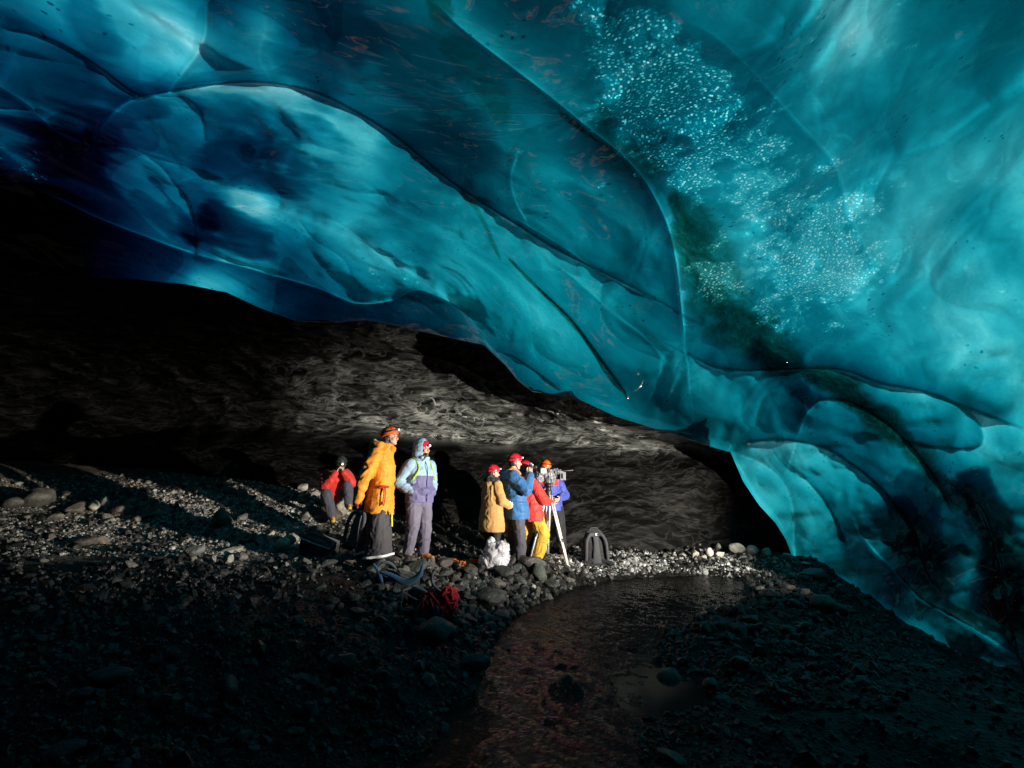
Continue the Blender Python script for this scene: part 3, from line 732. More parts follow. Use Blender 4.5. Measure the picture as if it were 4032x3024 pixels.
# the little boil where the stream runs over a stone
bc = np.array(g3(1225 * VS, 1487 * VS, z=0.0))
bd = np.sqrt(((P - bc[:2]) ** 2).sum(1))
wz = wz + 0.07 * np.exp(-(bd / .16) ** 2) * (1 + .5 * fbm(P3 * 14, 311, 3)) + 0.012 * np.exp(-(bd / .5) ** 2) * np.sin(bd * 26)
far = np.clip((P[:, 1] - 6.0) / 2, 0, 1)
wz = wz * (1 - .6 * far) * np.clip((P[:, 1] - 1.5) / 3.5, .3, 1)
stream_me = mesh_np('stream', np.concatenate([P, wz[:, None]], 1), F)
def water_material(name, bs, col):
    t = NT(name); p = t.n('BsdfPrincipled'); t.l(p.outputs[0], t.out.inputs[0]); co = t.obj()
    n = t.noise(co, 2.0, 3.0)
    t.l(t.ramp(n, [(0.3, tuple(c * .7 for c in col)), (0.7, tuple(c * 1.3 for c in col))]), p.inputs['Base Color'])
    p.inputs['Roughness'].default_value = 0.06; p.inputs['Specular IOR Level'].default_value = 0.26; p.inputs['IOR'].default_value = 1.333
    h = t.noise(t.vmap(co, (1.0, 2.0, 1.0), (0, 0, R(40))), 26.0, 4.0, 0.6)
    t.l(t.bump(h, bs, 0.035), p.inputs['Normal'])
    return t.m
stream = structure(link('stream', stream_me, water_material('silty_stream_water', 0.8, (0.004, 0.0038, 0.0034))))
P, P3, F = water_sheet('puddle', PW2, 0.0, None, 0.03)
structure(link('puddle', mesh_np('puddle', np.concatenate([P, np.full((len(P), 1), .004)], 1), F), water_material('still_silty_water', 0.02, (0.016, 0.024, 0.025))))

# quick look-up of the ground height from its own grid
_GZ = GZ.reshape(len(grg), len(gaz)); _lg = np.log(grg)
def gfast(x, y):
    x = np.atleast_1d(np.asarray(x, float)); y = np.atleast_1d(np.asarray(y, float))
    a = np.degrees(np.arctan2(x, y)); r = np.log(np.clip(np.hypot(x, y), grg[0], grg[-1] * .999))
    fi = (r - _lg[0]) / (_lg[1] - _lg[0]); i = np.clip(fi.astype(int), 0, len(grg) - 2); fi = np.clip(fi - i, 0, 1)
    fj = np.interp(a, gaz, np.arange(len(gaz))); k = np.clip(fj.astype(int), 0, len(gaz) - 2); fj = fj - k
    return (_GZ[i, k] * (1 - fi) + _GZ[i + 1, k] * fi) * (1 - fj) + (_GZ[i, k + 1] * (1 - fi) + _GZ[i + 1, k + 1] * fi) * fj
def hit(px, py):
    """where the view rays through photo pixels meet the ground; nan where they do not"""
    d = dirs(np.atleast_1d(px), np.atleast_1d(py)); out = np.full(d.shape, np.nan); done = np.zeros(len(d), bool)
    for t in np.exp(np.linspace(math.log(1.2), math.log(17), 420)):
        p = d * t + np.array([0, 0, CAM_H]); m = (~done) & (p[:, 2] <= gfast(p[:, 0], p[:, 1]))
        out[m] = p[m]; done |= m
    return out
# ------------------------------------------------------------------ the work lamp outside the right edge of the picture
def build_lamp():
    M_black = simple('black_lamp_metal', (0.02, 0.02, 0.022), 0.5, 0.5)
    zg = gz(LAMP.x, LAMP.y)
    root = thing('work_lamp', 'black film lamp on a tall stand beside the ice wall, barn doors added to shape its light', 'lamp', (LAMP.x, LAMP.y, zg))
    base = Vector((LAMP.x, LAMP.y, zg))
    aim = (LAMP_AIM - LAMP).normalized()
    side = aim.cross(Vector((0, 0, 1))).normalized(); up = side.cross(aim)
    def box(bm, c, ax, ay, az):
        vs = [bm.verts.new(c + ax * x + ay * y + az * z) for x in (-1, 1) for y in (-1, 1) for z in (-1, 1)]
        for f in ((0, 1, 3, 2), (4, 6, 7, 5), (0, 4, 5, 1), (2, 3, 7, 6), (0, 2, 6, 4), (1, 5, 7, 3)): bm.faces.new([vs[i] for i in f])
    def part(name, fn):
        bm = bmesh.new(); fn(bm); bmesh.ops.recalc_face_normals(bm, faces=bm.faces[:]); me = bpy.data.meshes.new(name); bm.to_mesh(me); bm.free()
        return link(name, me, M_black, root)
    L = LAMP - base
    part('housing', lambda bm: box(bm, L - aim * 0.17, aim * .12, side * .13, up * .13))
    def pole(bm):
        for i in range(3):
            a = i * 2.094; foot = Vector((.4 * math.cos(a), .4 * math.sin(a), 0.0)); top = Vector((0, 0, .5)) - aim * .17
            d = (foot - top); n = d.normalized(); s = n.orthogonal().normalized() * .012; u = n.cross(s)
            box(bm, (foot + top) / 2, d / 2, s, u)
        top = L - aim * .17 - up * .13
        box(bm, (top + Vector((-aim.x * .17, -aim.y * .17, .3))) / 2, Vector((0.015, 0, 0)), Vector((0, 0.015, 0)), Vector((0, 0, (top.z - .3) / 2)))
    part('stand', pole)
    # barn doors, unseen and added to cut the beam: their edges run along the border of the lit ground and of the lit wall
    def ray(az, el): return Vector((math.cos(R(az)) * math.cos(R(el)), math.sin(R(az)) * math.cos(R(el)), math.sin(R(el))))
    def door(d1, d2, down, xa, xb):
        e1 = d1.normalized() * .40; e2 = d2.normalized() * .40
        ex = e2 - e1; a, b = L + e1 - ex * xa, L + e2 + ex * xb
        m = (a + b) / 2; dn = Vector((0, 0, -1 if down else 1)) * .26 - aim * .05
        part('added_barn_door', lambda bm: box(bm, m + dn, (b - a) / 2, dn, aim * .004))
    door(Vector((5.5, 9.85, 0.0)) - LAMP, Vector((-3.2, 6.6, .60)) - LAMP, True, .25, 1.5)
    # the upper flaps keep the light under the hanging edge of the ice
    door(ray(103, 8.8), ray(138, 17.2), False, .25, 0)
    door(ray(138, 17.2), ray(151, 9.3), False, 0, 0)
    door(ray(151, 9.3), ray(190, 10.5), False, 0, .3)
    return root
build_lamp()
# ------------------------------------------------------------------ soft shapes: closed pieces fused into one skin
V3 = Vector
class Shape:
    """collects closed pieces; build() fuses them into one continuous surface"""
    def __init__(s): s.V = []; s.F = []; s.n = 0
    def add(s, v, f):
        s.V.append(np.asarray(v, float)); s.F.extend([[i + s.n for i in q] for q in f]); s.n += len(v)
    def ball(s, c, r, rot=None, nu=14, nv=9):
        r = (r, r, r) if not hasattr(r, '__len__') else r
        v = [[0, 0, -1]]; f = []
        for j in range(1, nv):
            p = -math.pi / 2 + math.pi * j / nv
            for i in range(nu):
                a = 2 * math.pi * i / nu; v.append([math.cos(a) * math.cos(p), math.sin(a) * math.cos(p), math.sin(p)])
        v.append([0, 0, 1]); L = len(v) - 1
        for i in range(nu):
            k = (i + 1) % nu; f.append([0, 1 + k, 1 + i]); b = 1 + (nv - 2) * nu; f.append([b + i, b + k, L])
            for j in range(nv - 2): q = 1 + j * nu; f.append([q + i, q + k, q + nu + k, q + nu + i])
        v = np.array(v) * np.array(r)
        if rot is not None: v = v @ np.array(rot).T
        s.add(v + np.array(c), f); return s
    def cap(s, a, b, ra, rb, n=12):
        a = np.array(a, float); b = np.array(b, float); s.ball(a, ra, nu=n, nv=8); s.ball(b, rb, nu=n, nv=8)
        d = b - a; L = np.linalg.norm(d)
        if L < 1e-6: return s
        d /= L; u = np.cross(d, [0, 0, 1.0]) if abs(d[2]) < .9 else np.cross(d, [1.0, 0, 0]); u /= np.linalg.norm(u); w = np.cross(d, u)
        v = []
        for p, r in ((a, ra), (b, rb)):
            for i in range(n): t = 2 * math.pi * i / n; v.append(p + r * (math.cos(t) * u + math.sin(t) * w))
        v.append(a); v.append(b); f = []
        for i in range(n):
            k = (i + 1) % n; f += [[i, k, n + k, n + i], [2 * n, k, i], [2 * n + 1, n + i, n + k]]
        s.add(v, f); return s
    def chain(s, pts, rad, n=12):
        for i in range(len(pts) - 1): s.cap(pts[i], pts[i + 1], rad[i], rad[i + 1], n)
        return s
    def loft(s, rings, n=24, p=2.0):
        """rings: (cx, cy, z, rx, ry[, tilt along x])"""
        v = []; f = []
        for q in rings:
            cx, cy, z, rx, ry = q[:5]; tl = q[5] if len(q) > 5 else 0
            for i in range(n):
                a = 2 * math.pi * i / n; c, d = math.cos(a), math.sin(a); k = (abs(c) ** p + abs(d) ** p) ** (-1 / p)
                v.append([cx + rx * c * k, cy + ry * d * k, z + tl * c * rx])
        m = len(rings)
        for j in range(m - 1):
            for i in range(n): k = (i + 1) % n; f.append([j * n + i, j * n + k, j * n + n + k, j * n + n + i])
        v.append(list(np.mean(v[:n], 0))); v.append(list(np.mean(v[(m - 1) * n:m * n], 0)))
        for i in range(n): k = (i + 1) % n; f += [[m * n, k, i], [m * n + 1, (m - 1) * n + i, (m - 1) * n + k]]
        s.add(v, f); return s
    def box(s, c, h, rot=None):
        v = np.array([[x, y, z] for x in (-1, 1) for y in (-1, 1) for z in (-1, 1)], float) * np.array(h)
        if rot is not None: v = v @ np.array(rot).T
        s.add(v + np.array(c), [[0, 1, 3, 2], [4, 6, 7, 5], [0, 4, 5, 1], [2, 3, 7, 6], [0, 2, 6, 4], [1, 5, 7, 3]]); return s
    def raw(s, name):
        me = bpy.data.meshes.new(name); me.from_pydata(np.concatenate(s.V).tolist(), [], s.F); me.update()
        bm = bmesh.new(); bm.from_mesh(me); bmesh.ops.recalc_face_normals(bm, faces=bm.faces[:]); bm.to_mesh(me); bm.free()
        me.polygons.foreach_set('use_smooth', [True] * len(me.polygons)); return me
    def build(s, name, voxel=.01, smooth=3):
        me = s.raw('tmp'); o = bpy.data.objects.new('tmp', me); COL.objects.link(o)
        m = o.modifiers.new('r', 'REMESH'); m.mode = 'VOXEL'; m.voxel_size = voxel
        if smooth:
            k = o.modifiers.new('s', 'SMOOTH'); k.factor = .5; k.iterations = smooth
        dg = bpy.context.evaluated_depsgraph_get(); dg.update()
        out = bpy.data.meshes.new_from_object(o.evaluated_get(dg)); out.name = name
        bpy.data.objects.remove(o); bpy.data.meshes.remove(me)
        out.polygons.foreach_set('use_smooth', [True] * len(out.polygons)); return out

def get_co(me):
    a = np.empty(len(me.vertices) * 3, np.float32); me.vertices.foreach_get('co', a); return a.reshape(-1, 3).astype(float)
def get_no(me):
    a = np.empty(len(me.vertices) * 3, np.float32); me.vertices.foreach_get('normal', a); return a.reshape(-1, 3).astype(float)
def set_co(me, V):
    me.vertices.foreach_set('co', np.asarray(V, np.float32).ravel()); me.update()
SEED = [500]
def wrinkle(me, amp=.012, freq=(6, 6, 11), warp=.5, fine=.12):
    """folds of cloth pushed out along the surface"""
    V = get_co(me); N = get_no(me); SEED[0] += 17; sd = SEED[0]
    w = np.stack([fbm(V * 3.2, sd + i, 2) for i in range(3)], -1)
    P = V * np.array(freq) + warp * 2 * w
    h = np.clip(ridged(P, sd + 5, 2), -.6, 1.5) * .6 + .5 * fbm(V * np.array(freq) * .5, sd + 7, 2)
    h = h + fine * ridged(V * np.array(freq) * 2.2 + w, sd + 9, 2)
    set_co(me, V + N * (amp * (h - .3))[:, None])
    return me
def cut(me, keep):
    """drop the vertices for which keep() is false, so the garment is open there"""
    V = get_co(me); k = keep(V); bm = bmesh.new(); bm.from_mesh(me); bm.verts.ensure_lookup_table()
    bmesh.ops.delete(bm, geom=[bm.verts[i] for i in np.where(~k)[0]], context='VERTS'); bm.to_mesh(me); bm.free(); me.update(); return me
def paint(me, fn):
    """several fabrics on one garment: material index from the place of each face"""
    n = len(me.polygons); c = np.empty(n * 3, np.float32); me.polygons.foreach_get('center', c)
    me.polygons.foreach_set('material_index', fn(c.reshape(-1, 3)).astype(np.int32)); me.update(); return me

def cloth_mat(name, col, rough=.75, sheen=.2):
    t = NT(name); p = t.n('BsdfPrincipled'); t.l(p.outputs[0], t.out.inputs[0]); co = t.obj()
    n = t.noise(co, 9.0, 4.0, .6); f = t.noise(co, 260.0, 2.0)
    t.l(t.ramp(n, [(.3, tuple(c * .78 for c in col)), (.7, tuple(min(1, c * 1.15) for c in col))]), p.inputs['Base Color'])
    t.l(t.maprange(n, .3, .7, rough - .1, rough + .08), p.inputs['Roughness']); p.inputs['Specular IOR Level'].default_value = .3
    p.inputs['Sheen Weight'].default_value = sheen
    t.l(t.bump(f, .25, .002), p.inputs['Normal']); return t.m
M = {}
def skin_mat():
    t = NT('skin'); p = t.n('BsdfPrincipled'); t.l(p.outputs[0], t.out.inputs[0]); co = t.obj()
    n = t.noise(co, 30.0, 4.0, .6)
    t.l(t.ramp(n, [(.3, (.42, .23, .16)), (.7, (.55, .33, .24))]), p.inputs['Base Color']); p.inputs['Roughness'].default_value = .5
    p.inputs['Subsurface Weight'].default_value = .08; p.inputs['Subsurface Radius'].default_value = (.01, .004, .002)
    return t.m
M['skin'] = skin_mat()
M['eye'] = simple('eye', (.05, .035, .03), .15, .5)
M['hair'] = simple('dark_hair', (.018, .013, .010), .5, .4, scale=60, bump=.4)
M['beard'] = simple('grey_stubble', (.30, .24, .20), .8, .2, scale=200, bump=.4)
M['yellow'] = cloth_mat('golden_yellow_shell', (.60, .205, .008), .62)
M['grey_trouser'] = cloth_mat('charcoal_trouser_cloth', (.042, .040, .046))
M['white_trim'] = simple('white_reflective_trim', (.75, .77, .80), .4)
M['aqua'] = cloth_mat('pale_aqua_shell', (.23, .36, .49), .6)
M['violet'] = cloth_mat('muted_violet_shell', (.105, .095, .21), .65)
M['mauve'] = cloth_mat('grey_mauve_trouser_cloth', (.115, .105, .15))
M['tan'] = cloth_mat('tan_canvas', (.43, .225, .07), .8)
M['black'] = cloth_mat('black_cloth', (.010, .010, .011))
M['slate'] = cloth_mat('slate_grey_trouser_cloth', (.055, .055, .072))
M['blue'] = cloth_mat('mid_blue_shell', (.022, .105, .26), .6)
M['pale_blue'] = cloth_mat('pale_blue_lining', (.05, .20, .45), .6)
M['red'] = cloth_mat('bright_red_shell', (.58, .028, .018), .6)
M['mustard'] = cloth_mat('mustard_trouser_cloth', (.52, .29, .022), .65)
M['indigo'] = cloth_mat('indigo_shell', (.04, .06, .30), .6)
M['grey_wool'] = cloth_mat('grey_wool', (.11, .11, .125))
M['helm_red'] = simple('red_helmet_plastic', (.62, .012, .025), .28, .5, vary=.1, coat=.3)
M['helm_orange'] = simple('orange_helmet_plastic', (.74, .115, .012), .3, .5, vary=.1, coat=.3)
M['helm_dark'] = simple('charcoal_helmet_plastic', (.03, .035, .033), .35, .5)
M['dark'] = simple('black_plastic', (.012, .012, .013), .45, .5)
M['vent'] = simple('helmet_vent_shadow', (.006, .005, .005), .9, .1)
M['lamp_body'] = simple('grey_lamp_plastic', (.25, .25, .27), .35)
M['lamp_lens'] = simple('lit_headlamp_lens', (.8, .8, .85), .1, emit=(1, .97, .92), estr=2.5)
M['leather'] = simple('tan_boot_leather', (.36, .17, .07), .6, scale=40, bump=.3)
M['boot_red'] = simple('red_boot_rubber', (.50, .02, .03), .5)
M['boot_dark'] = simple('dark_boot_leather', (.02, .018, .016), .5)
M['glove_white'] = cloth_mat('white_glove_cloth', (.78, .76, .70))
M['glove_red'] = cloth_mat('dark_red_glove_cloth', (.20, .012, .012))
M['strap_lime'] = simple('lime_strap_webbing', (.30, .50, .05), .7)
M['strap_red'] = simple('red_strap_webbing', (.42, .012, .012), .7)
M['strap_yellow'] = simple('yellow_strap_webbing', (.70, .58, .03), .7)

def rotm(yaw=0, pitch=0, roll=0):
    return np.array((Matrix.Rotation(R(yaw), 3, 'Z') @ Matrix.Rotation(R(pitch), 3, 'Y') @ Matrix.Rotation(R(roll), 3, 'X')))

def head_pieces(S, c, Rm, neck, fem=False):
    c = np.array(c)
    q = lambda x, y, z: c + Rm @ np.array([x, y, z])
    S.ball(q(-.008, 0, .022), (.098, .077, .103), Rm); S.ball(q(.022, 0, -.045), (.072, .061, .074), Rm)
    S.ball(q(.072, 0, -.094), (.022, .026, .018), Rm); S.ball(q(.060, .036, -.028), (.030, .026, .028), Rm); S.ball(q(.060, -.036, -.028), (.030, .026, .028), Rm)
    S.cap(q(.086, 0, .012), q(.110, 0, -.030), .010, .0145, 8); S.ball(q(.099, .013, -.034), .009, nu=8, nv=6); S.ball(q(.099, -.013, -.034), .009, nu=8, nv=6)
    S.ball(q(.080, .03, .027), (.014, .026, .009), Rm); S.ball(q(.080, -.03, .027), (.014, .026, .009), Rm)
    S.ball(q(.0865, 0, -.058), (.012, .024, .0065), Rm); S.ball(q(.0845, 0, -.070), (.012, .021, .0065), Rm)
    for s in (1, -1): S.ball(q(-.006, s * .078, -.012), (.026, .010, .033), Rm @ rotm(yaw=s * 18))
    S.cap(q(-.022, 0, -.07), neck, .056, .062)
    return q

def hand_pieces(S, w, d, n, side, curl=25, spread=1.0):
    """palm, four fingers and a thumb; d along the hand, n out of the palm, side +1 left hand / -1 right hand"""
    w = np.array(w, float); d = np.array(d, float); d /= np.linalg.norm(d); n = np.array(n, float); n -= d * (n @ d); n /= np.linalg.norm(n)
    a = np.cross(n, d) * side
    fr = np.stack([d, a, n], -1)
    S.ball(w + d * .048, (.054, .040, .017), fr); S.ball(w + d * .08, (.022, .041, .0145), fr)
    for i, L in enumerate((.070, .078, .073, .057)):
        b = w + d * .088 + a * (.031 - .0205 * i) * spread; ang = 0; r = .0098 if i < 3 else .0085
        for k, sl in enumerate((.45, .32, .25)):
            ang += R(curl * (.8 + .12 * i)) * (1.0 if k else .7)
            e = b + (d * math.cos(ang) + n * math.sin(ang)) * L * sl; S.cap(b, e, r, r * .93, 8); b = e; r *= .92
    b = w + d * .028 + a * .032; e = b + (d * .62 + a * .62 + n * .35) * .040; S.cap(b, e, .0135, .011, 8)
    e2 = e + (d * .85 + a * .15 + n * .5) * .030; S.cap(e, e2, .011, .009, 8)

def person(label, loc, rz, j, group='film crew in the cave'):
    """j: joints in the person's own frame (x forwards, y to the left)"""
    root = thing('person', label, 'person', loc, R(rz), group)
    S = Shape(); Rm = rotm(*j.get('look', (0, 0, 0)))
    q = head_pieces(S, j['head'], Rm, j['neck'])
    nk = np.array(j['neck']); pv = np.array(j['pelvis'])
    S.chain([nk, nk * .55 + pv * .45, pv], [.085, .12, .12])
    for s in 'LR':
        S.chain([nk, j['sh' + s], j['el' + s], j['wr' + s]], [.06, .058, .043, .030])
        w = np.array(j['wr' + s]); d = w - np.array(j['el' + s])
        d = np.array(j.get('hd' + s, d), float)
        hand_pieces(S, w, d, j.get('palm' + s, (0, -1 if s == 'L' else 1, 0)), 1 if s == 'L' else -1, j.get('curl', 28))
        S.chain([pv, j['hip' + s], j['kn' + s], j['an' + s]], [.10, .085, .058, .042])
        an = np.array(j['an' + s]); fd = np.array(j.get('toe' + s, (1, 0, 0)), float); fd /= np.linalg.norm(fd)
        S.cap(an, an + fd * .14 + np.array([0, 0, -.05]), .04, .03)
    body = link('body', S.build('body', .0065, 2), M['skin'], root)
    for s in (1, -1):
        link('eye', Shape().ball(q(.0805, s * .031, .006), (.0085, .0125, .0065), Rm).raw('eye'), M['eye'], root)
    root_q = q
    return root, q, Rm

def boots(root, j, mat_, sole=None, h=.16):
    for s in 'LR':
        an = np.array(j['an' + s]); fd = np.array(j.get('toe' + s, (1, 0, 0)), float); fd /= np.linalg.norm(fd)
        S = Shape(); S.cap(an + [0, 0, h - .09], an, .060, .056); S.cap(an + fd * -.03 + [0, 0, -.045], an + fd * .16 + [0, 0, -.05], .045, .038); S.cap(an, an + fd * .10 + [0, 0, -.03], .05, .04)
        me = S.build('boot', .008, 2); V = get_co(me); z = an[2] - .088; V[:, 2] = np.maximum(V[:, 2], z); set_co(me, V)
        b = link('boot', me, [mat_, sole or M['dark']], root)
        paint(me, lambda c: c[:, 2] < z + (.045 if sole else .02))

def helmet(root, q, Rm, mat_, lamp=True, lit=True, tilt=0.0):
    Rt = Rm @ rotm(pitch=tilt)
    c0 = q(-.012, 0, .045)
    S = Shape().ball(c0, (.128, .106, .112), Rt, nu=40, nv=24)
    me = S.raw('helmet'); V = get_co(me); Lc = (V - c0) @ Rt
    # a raised crown, ribs, and a rim that dips behind the ears
    rib = 1 + .018 * np.cos(Lc[:, 1] / .106 * 3.1 * 2) * np.clip(Lc[:, 2] / .06, 0, 1)
    Lc = Lc * rib[:, None]
    rim = -.018 - .022 * np.clip(-Lc[:, 0] / .12, 0, 1) + .006 * np.clip(Lc[:, 0] / .12, 0, 1)
    low = Lc[:, 2] < rim
    sc = np.where(low, 1.045, 1.0); Lc[:, 0] *= sc; Lc[:, 1] *= sc
    Lc[:, 2] = np.where(low, rim - .004 * (Lc[:, 2] < rim - .02), Lc[:, 2])
    set_co(me, Lc @ Rt.T + c0); me = cut(me, lambda V: (((V - c0) @ Rt)[:, 2] > -.06))
    h = link('helmet', me, mat_, root)
    hq = lambda x, y, z: c0 + Rt @ np.array([x, y, z])
    # vents
    for s in (1, -1):
        for x, z, w in ((.055, .072, .020), (.005, .080, .024), (-.05, .070, .020)):
            link('vent', Shape().ball(hq(x, s * .062 * (1.02), z), (w, .007, .009), Rt @ rotm(roll=s * -38)).raw('vent'), M['vent'], h)
    # headlamp strap
    n = 40; vs = []
    for i in range(n + 1):
        a = 2 * math.pi * i / n; x, y = math.cos(a), math.sin(a); zz = .022 + .020 * x
        k = math.sqrt(max(0.05, 1 - (zz / .112) ** 2))
        for e, dz in ((1.03, .010), (1.03, -.010), (1.0, -.010), (1.0, .010)): vs.append(hq(x * .129 * k * e, y * .107 * k * e, zz + dz))
    f = []
    for i in range(n):
        for kq in range(4): f.append([i * 4 + kq, i * 4 + (kq + 1) % 4, i * 4 + 4 + (kq + 1) % 4, i * 4 + 4 + kq])
    St = Shape(); St.add(vs, f); link('lamp_strap', St.raw('lamp_strap'), M['dark'], h)
    if lamp:
        b = link('headlamp', Shape().box(hq(.130, 0, .044), (.016, .026, .018), Rt).build('headlamp', .004, 2), M['lamp_body'], h)
        link('lens', Shape().ball(hq(.146, 0, .044), (.008, .017, .014), Rt).raw('lens'), M['lamp_lens'] if lit else M['lamp_body'], b)
    # chin strap
    for s in (1, -1):
        link('chin_strap', Shape().chain([hq(.02, s * .098, -.03), q(.03, s * .068, -.075), q(.055, s * .02, -.108)], [.005, .005, .005], 6).raw('chin_strap'), M['dark'], h)
    return h

def arm_pieces(S, j, r=(.085, .072, .055), which='LR', cuff=0.0):
    for s in which:
        a, b, c = (np.array(j[k + s], float) for k in ('sh', 'el', 'wr'))
        c = c + (c - b) / np.linalg.norm(c - b) * cuff
        S.chain([a, (a + b) / 2, b, (b + c) / 2, c], [r[0], (r[0] + r[1]) / 2 * 1.02, r[1], (r[1] + r[2]) / 2 * 1.03, r[2]])

def leg_pieces(S, j, r=(.115, .085, .075), bottom=.08, which='LR'):
    for s in which:
        a, b, c = (np.array(j[k + s], float) for k in ('hip', 'kn', 'an')); c = c + [0, 0, bottom - .08]
        S.chain([a, (a + b) / 2, b, (b + c) / 2, c], [r[0], (r[0] + r[1]) / 2, r[1], (r[1] + r[2]) / 2, r[2]])

def tube(name, pts, r, mat_, parent, flat=None):
    S = Shape(); S.chain(smooth_line(pts, 4), [r] * len(smooth_line(pts, 4)), 6); return link(name, S.raw(name), mat_, parent)

# ---- man in the golden parka, striding to the right
def yellow_man():
    Y = 7.2; base = at(1488, 2210, Y); base.z = gz(base.x, base.y)
    j = dict(head=(.085, 0, 1.70), neck=(.02, 0, 1.53), pelvis=(0, 0, .92), look=(-4, -3, 0),
             shL=(-.02, .19, 1.45), elL=(-.02, .25, 1.14), wrL=(-.04, .24, .90), shR=(-.05, -.19, 1.45), elR=(-.15, -.28, 1.12), wrR=(-.23, -.27, .88),
             hipL=(-.02, .10, .88), knL=(-.10, .11, .50), anL=(-.27, .12, .10), hipR=(0, -.10, .88), knR=(.07, -.12, .48), anR=(.10, -.12, .09), toeL=(1, .1, 0), toeR=(1, -.15, 0))
    root, q, Rm = person('man in a golden yellow parka and orange helmet standing in profile facing right', base, -3, j)
    # balaclava: grey hood of wool round the face
    S = Shape().ball(q(-.016, 0, .0), (.098, .086, .125), Rm).cap(q(-.03, 0, -.06), j['neck'], .072, .085)
    b = cut(S.build('balaclava', .007, 2), lambda V: ~((((V - np.array(j['head'])) @ Rm)[:, 0] > .030) & (np.abs(((V - np.array(j['head'])) @ Rm)[:, 2] + .02) < .085)))
    link('balaclava', b, M['grey_wool'], root)
    S = Shape().loft([(-.02, 0, .66, .205, .24, -.12), (-.015, 0, .80, .195, .235), (-.005, 0, .98, .175, .22), (0, 0, 1.02, .165, .21), (.0, 0, 1.12, .175, .22), (0, 0, 1.30, .17, .225), (-.01, 0, 1.44, .145, .21), (.005, 0, 1.55, .12, .15), (.025, 0, 1.61, .105, .115)])
    arm_pieces(S, j, (.095, .088, .066), cuff=.02)
    # thrown back hood and high collar
    for a in range(-5, 6):
        t = R(180 + a * 17); S.ball((-.01 + .125 * math.cos(t), .135 * math.sin(t), 1.585 - .02 * abs(a) / 5 + .03 * math.cos(t) * -1), .062)
    S.ball((-.135, 0, 1.53), (.075, .12, .10)); S.cap((.125, .05, 1.53), (.135, -.05, 1.53), .036, .036)
    me = wrinkle(S.build('parka', .011, 3), .020, (4.5, 4.5, 10)); wrinkle(me, .005, (9, 9, 22))
    link('parka', me, M['yellow'], root)
    # trousers flare into wide gaiters with a pale hem
    S = Shape().ball((0, 0, .88), (.13, .17, .12))
    S.loft([(.03, -.12, .10, .19, .17), (.035, -.12, .30, .165, .155), (.02, -.11, .55, .14, .145), (0, -.09, .80, .12, .11)])
    S.loft([(-.24, .12, .12, .13, .13), (-.19, .12, .30, .125, .125), (-.10, .11, .55, .125, .13), (-.02, .09, .80, .12, .11)])
    link('trousers', wrinkle(S.build('trousers', .012, 3), .020, (9, 9, 3.2)), M['grey_trouser'], root)
    for x, y, z, rx, ry, sw in ((.03, -.12, .115, .198, .178, .5), (-.24, .12, .135, .138, .138, .9)):
        vs = []; f = []; n = 30
        for i in range(n + 1):
            a = R(-150 + 200 * i / n); wob = .012 * math.sin(5 * a)
            for e, dz in ((1.05, -.016), (1.05, .014), (.97, .014), (.97, -.016)): vs.append((x + (rx + wob) * e * math.cos(a), y + (ry + wob) * e * math.sin(a), z + dz + .05 * math.cos(a) * sw))
        for i in range(n):
            for k in range(4): f.append([i * 4 + k, i * 4 + (k + 1) % 4, i * 4 + 4 + (k + 1) % 4, i * 4 + 4 + k])
        St = Shape(); St.add(vs, f); link('hem_band', St.raw('hem_band'), M['white_trim'], root)
    boots(root, j, M['boot_dark'])
    S = Shape(); hand_pieces(S, j['wrR'], np.array(j['wrR']) - np.array(j['elR']), (0, 1, 0), -1, 38)
    me = S.build('glove', .007, 1); V = get_co(me); set_co(me, V + get_no(me) * .006); link('glove', me, M['glove_red'], root)
    helmet(root, q, Rm, M['helm_orange'], tilt=-4)
    # waist cord with its red toggles and a dangling yellow strap
    tube('waist_toggle', [(.04, -.232, 1.00), (.09, -.215, 1.015), (.14, -.17, 1.01)], .017, M['strap_red'], root)
    tube('waist_cord', [(.10, -.215, 1.0), (.105, -.235, .90), (.10, -.245, .80), (.11, -.245, .765)], .008, M['strap_red'], root)
    tube('waist_cord', [(.115, -.21, 1.0), (.123, -.225, .90), (.115, -.235, .78)], .007, M['strap_red'], root)
    tube('loose_strap', [(.16, -.14, .68), (.195, -.14, .66), (.198, -.13, .58), (.205, -.13, .50)], .014, M['strap_yellow'], root)
    return root
yellow_man()

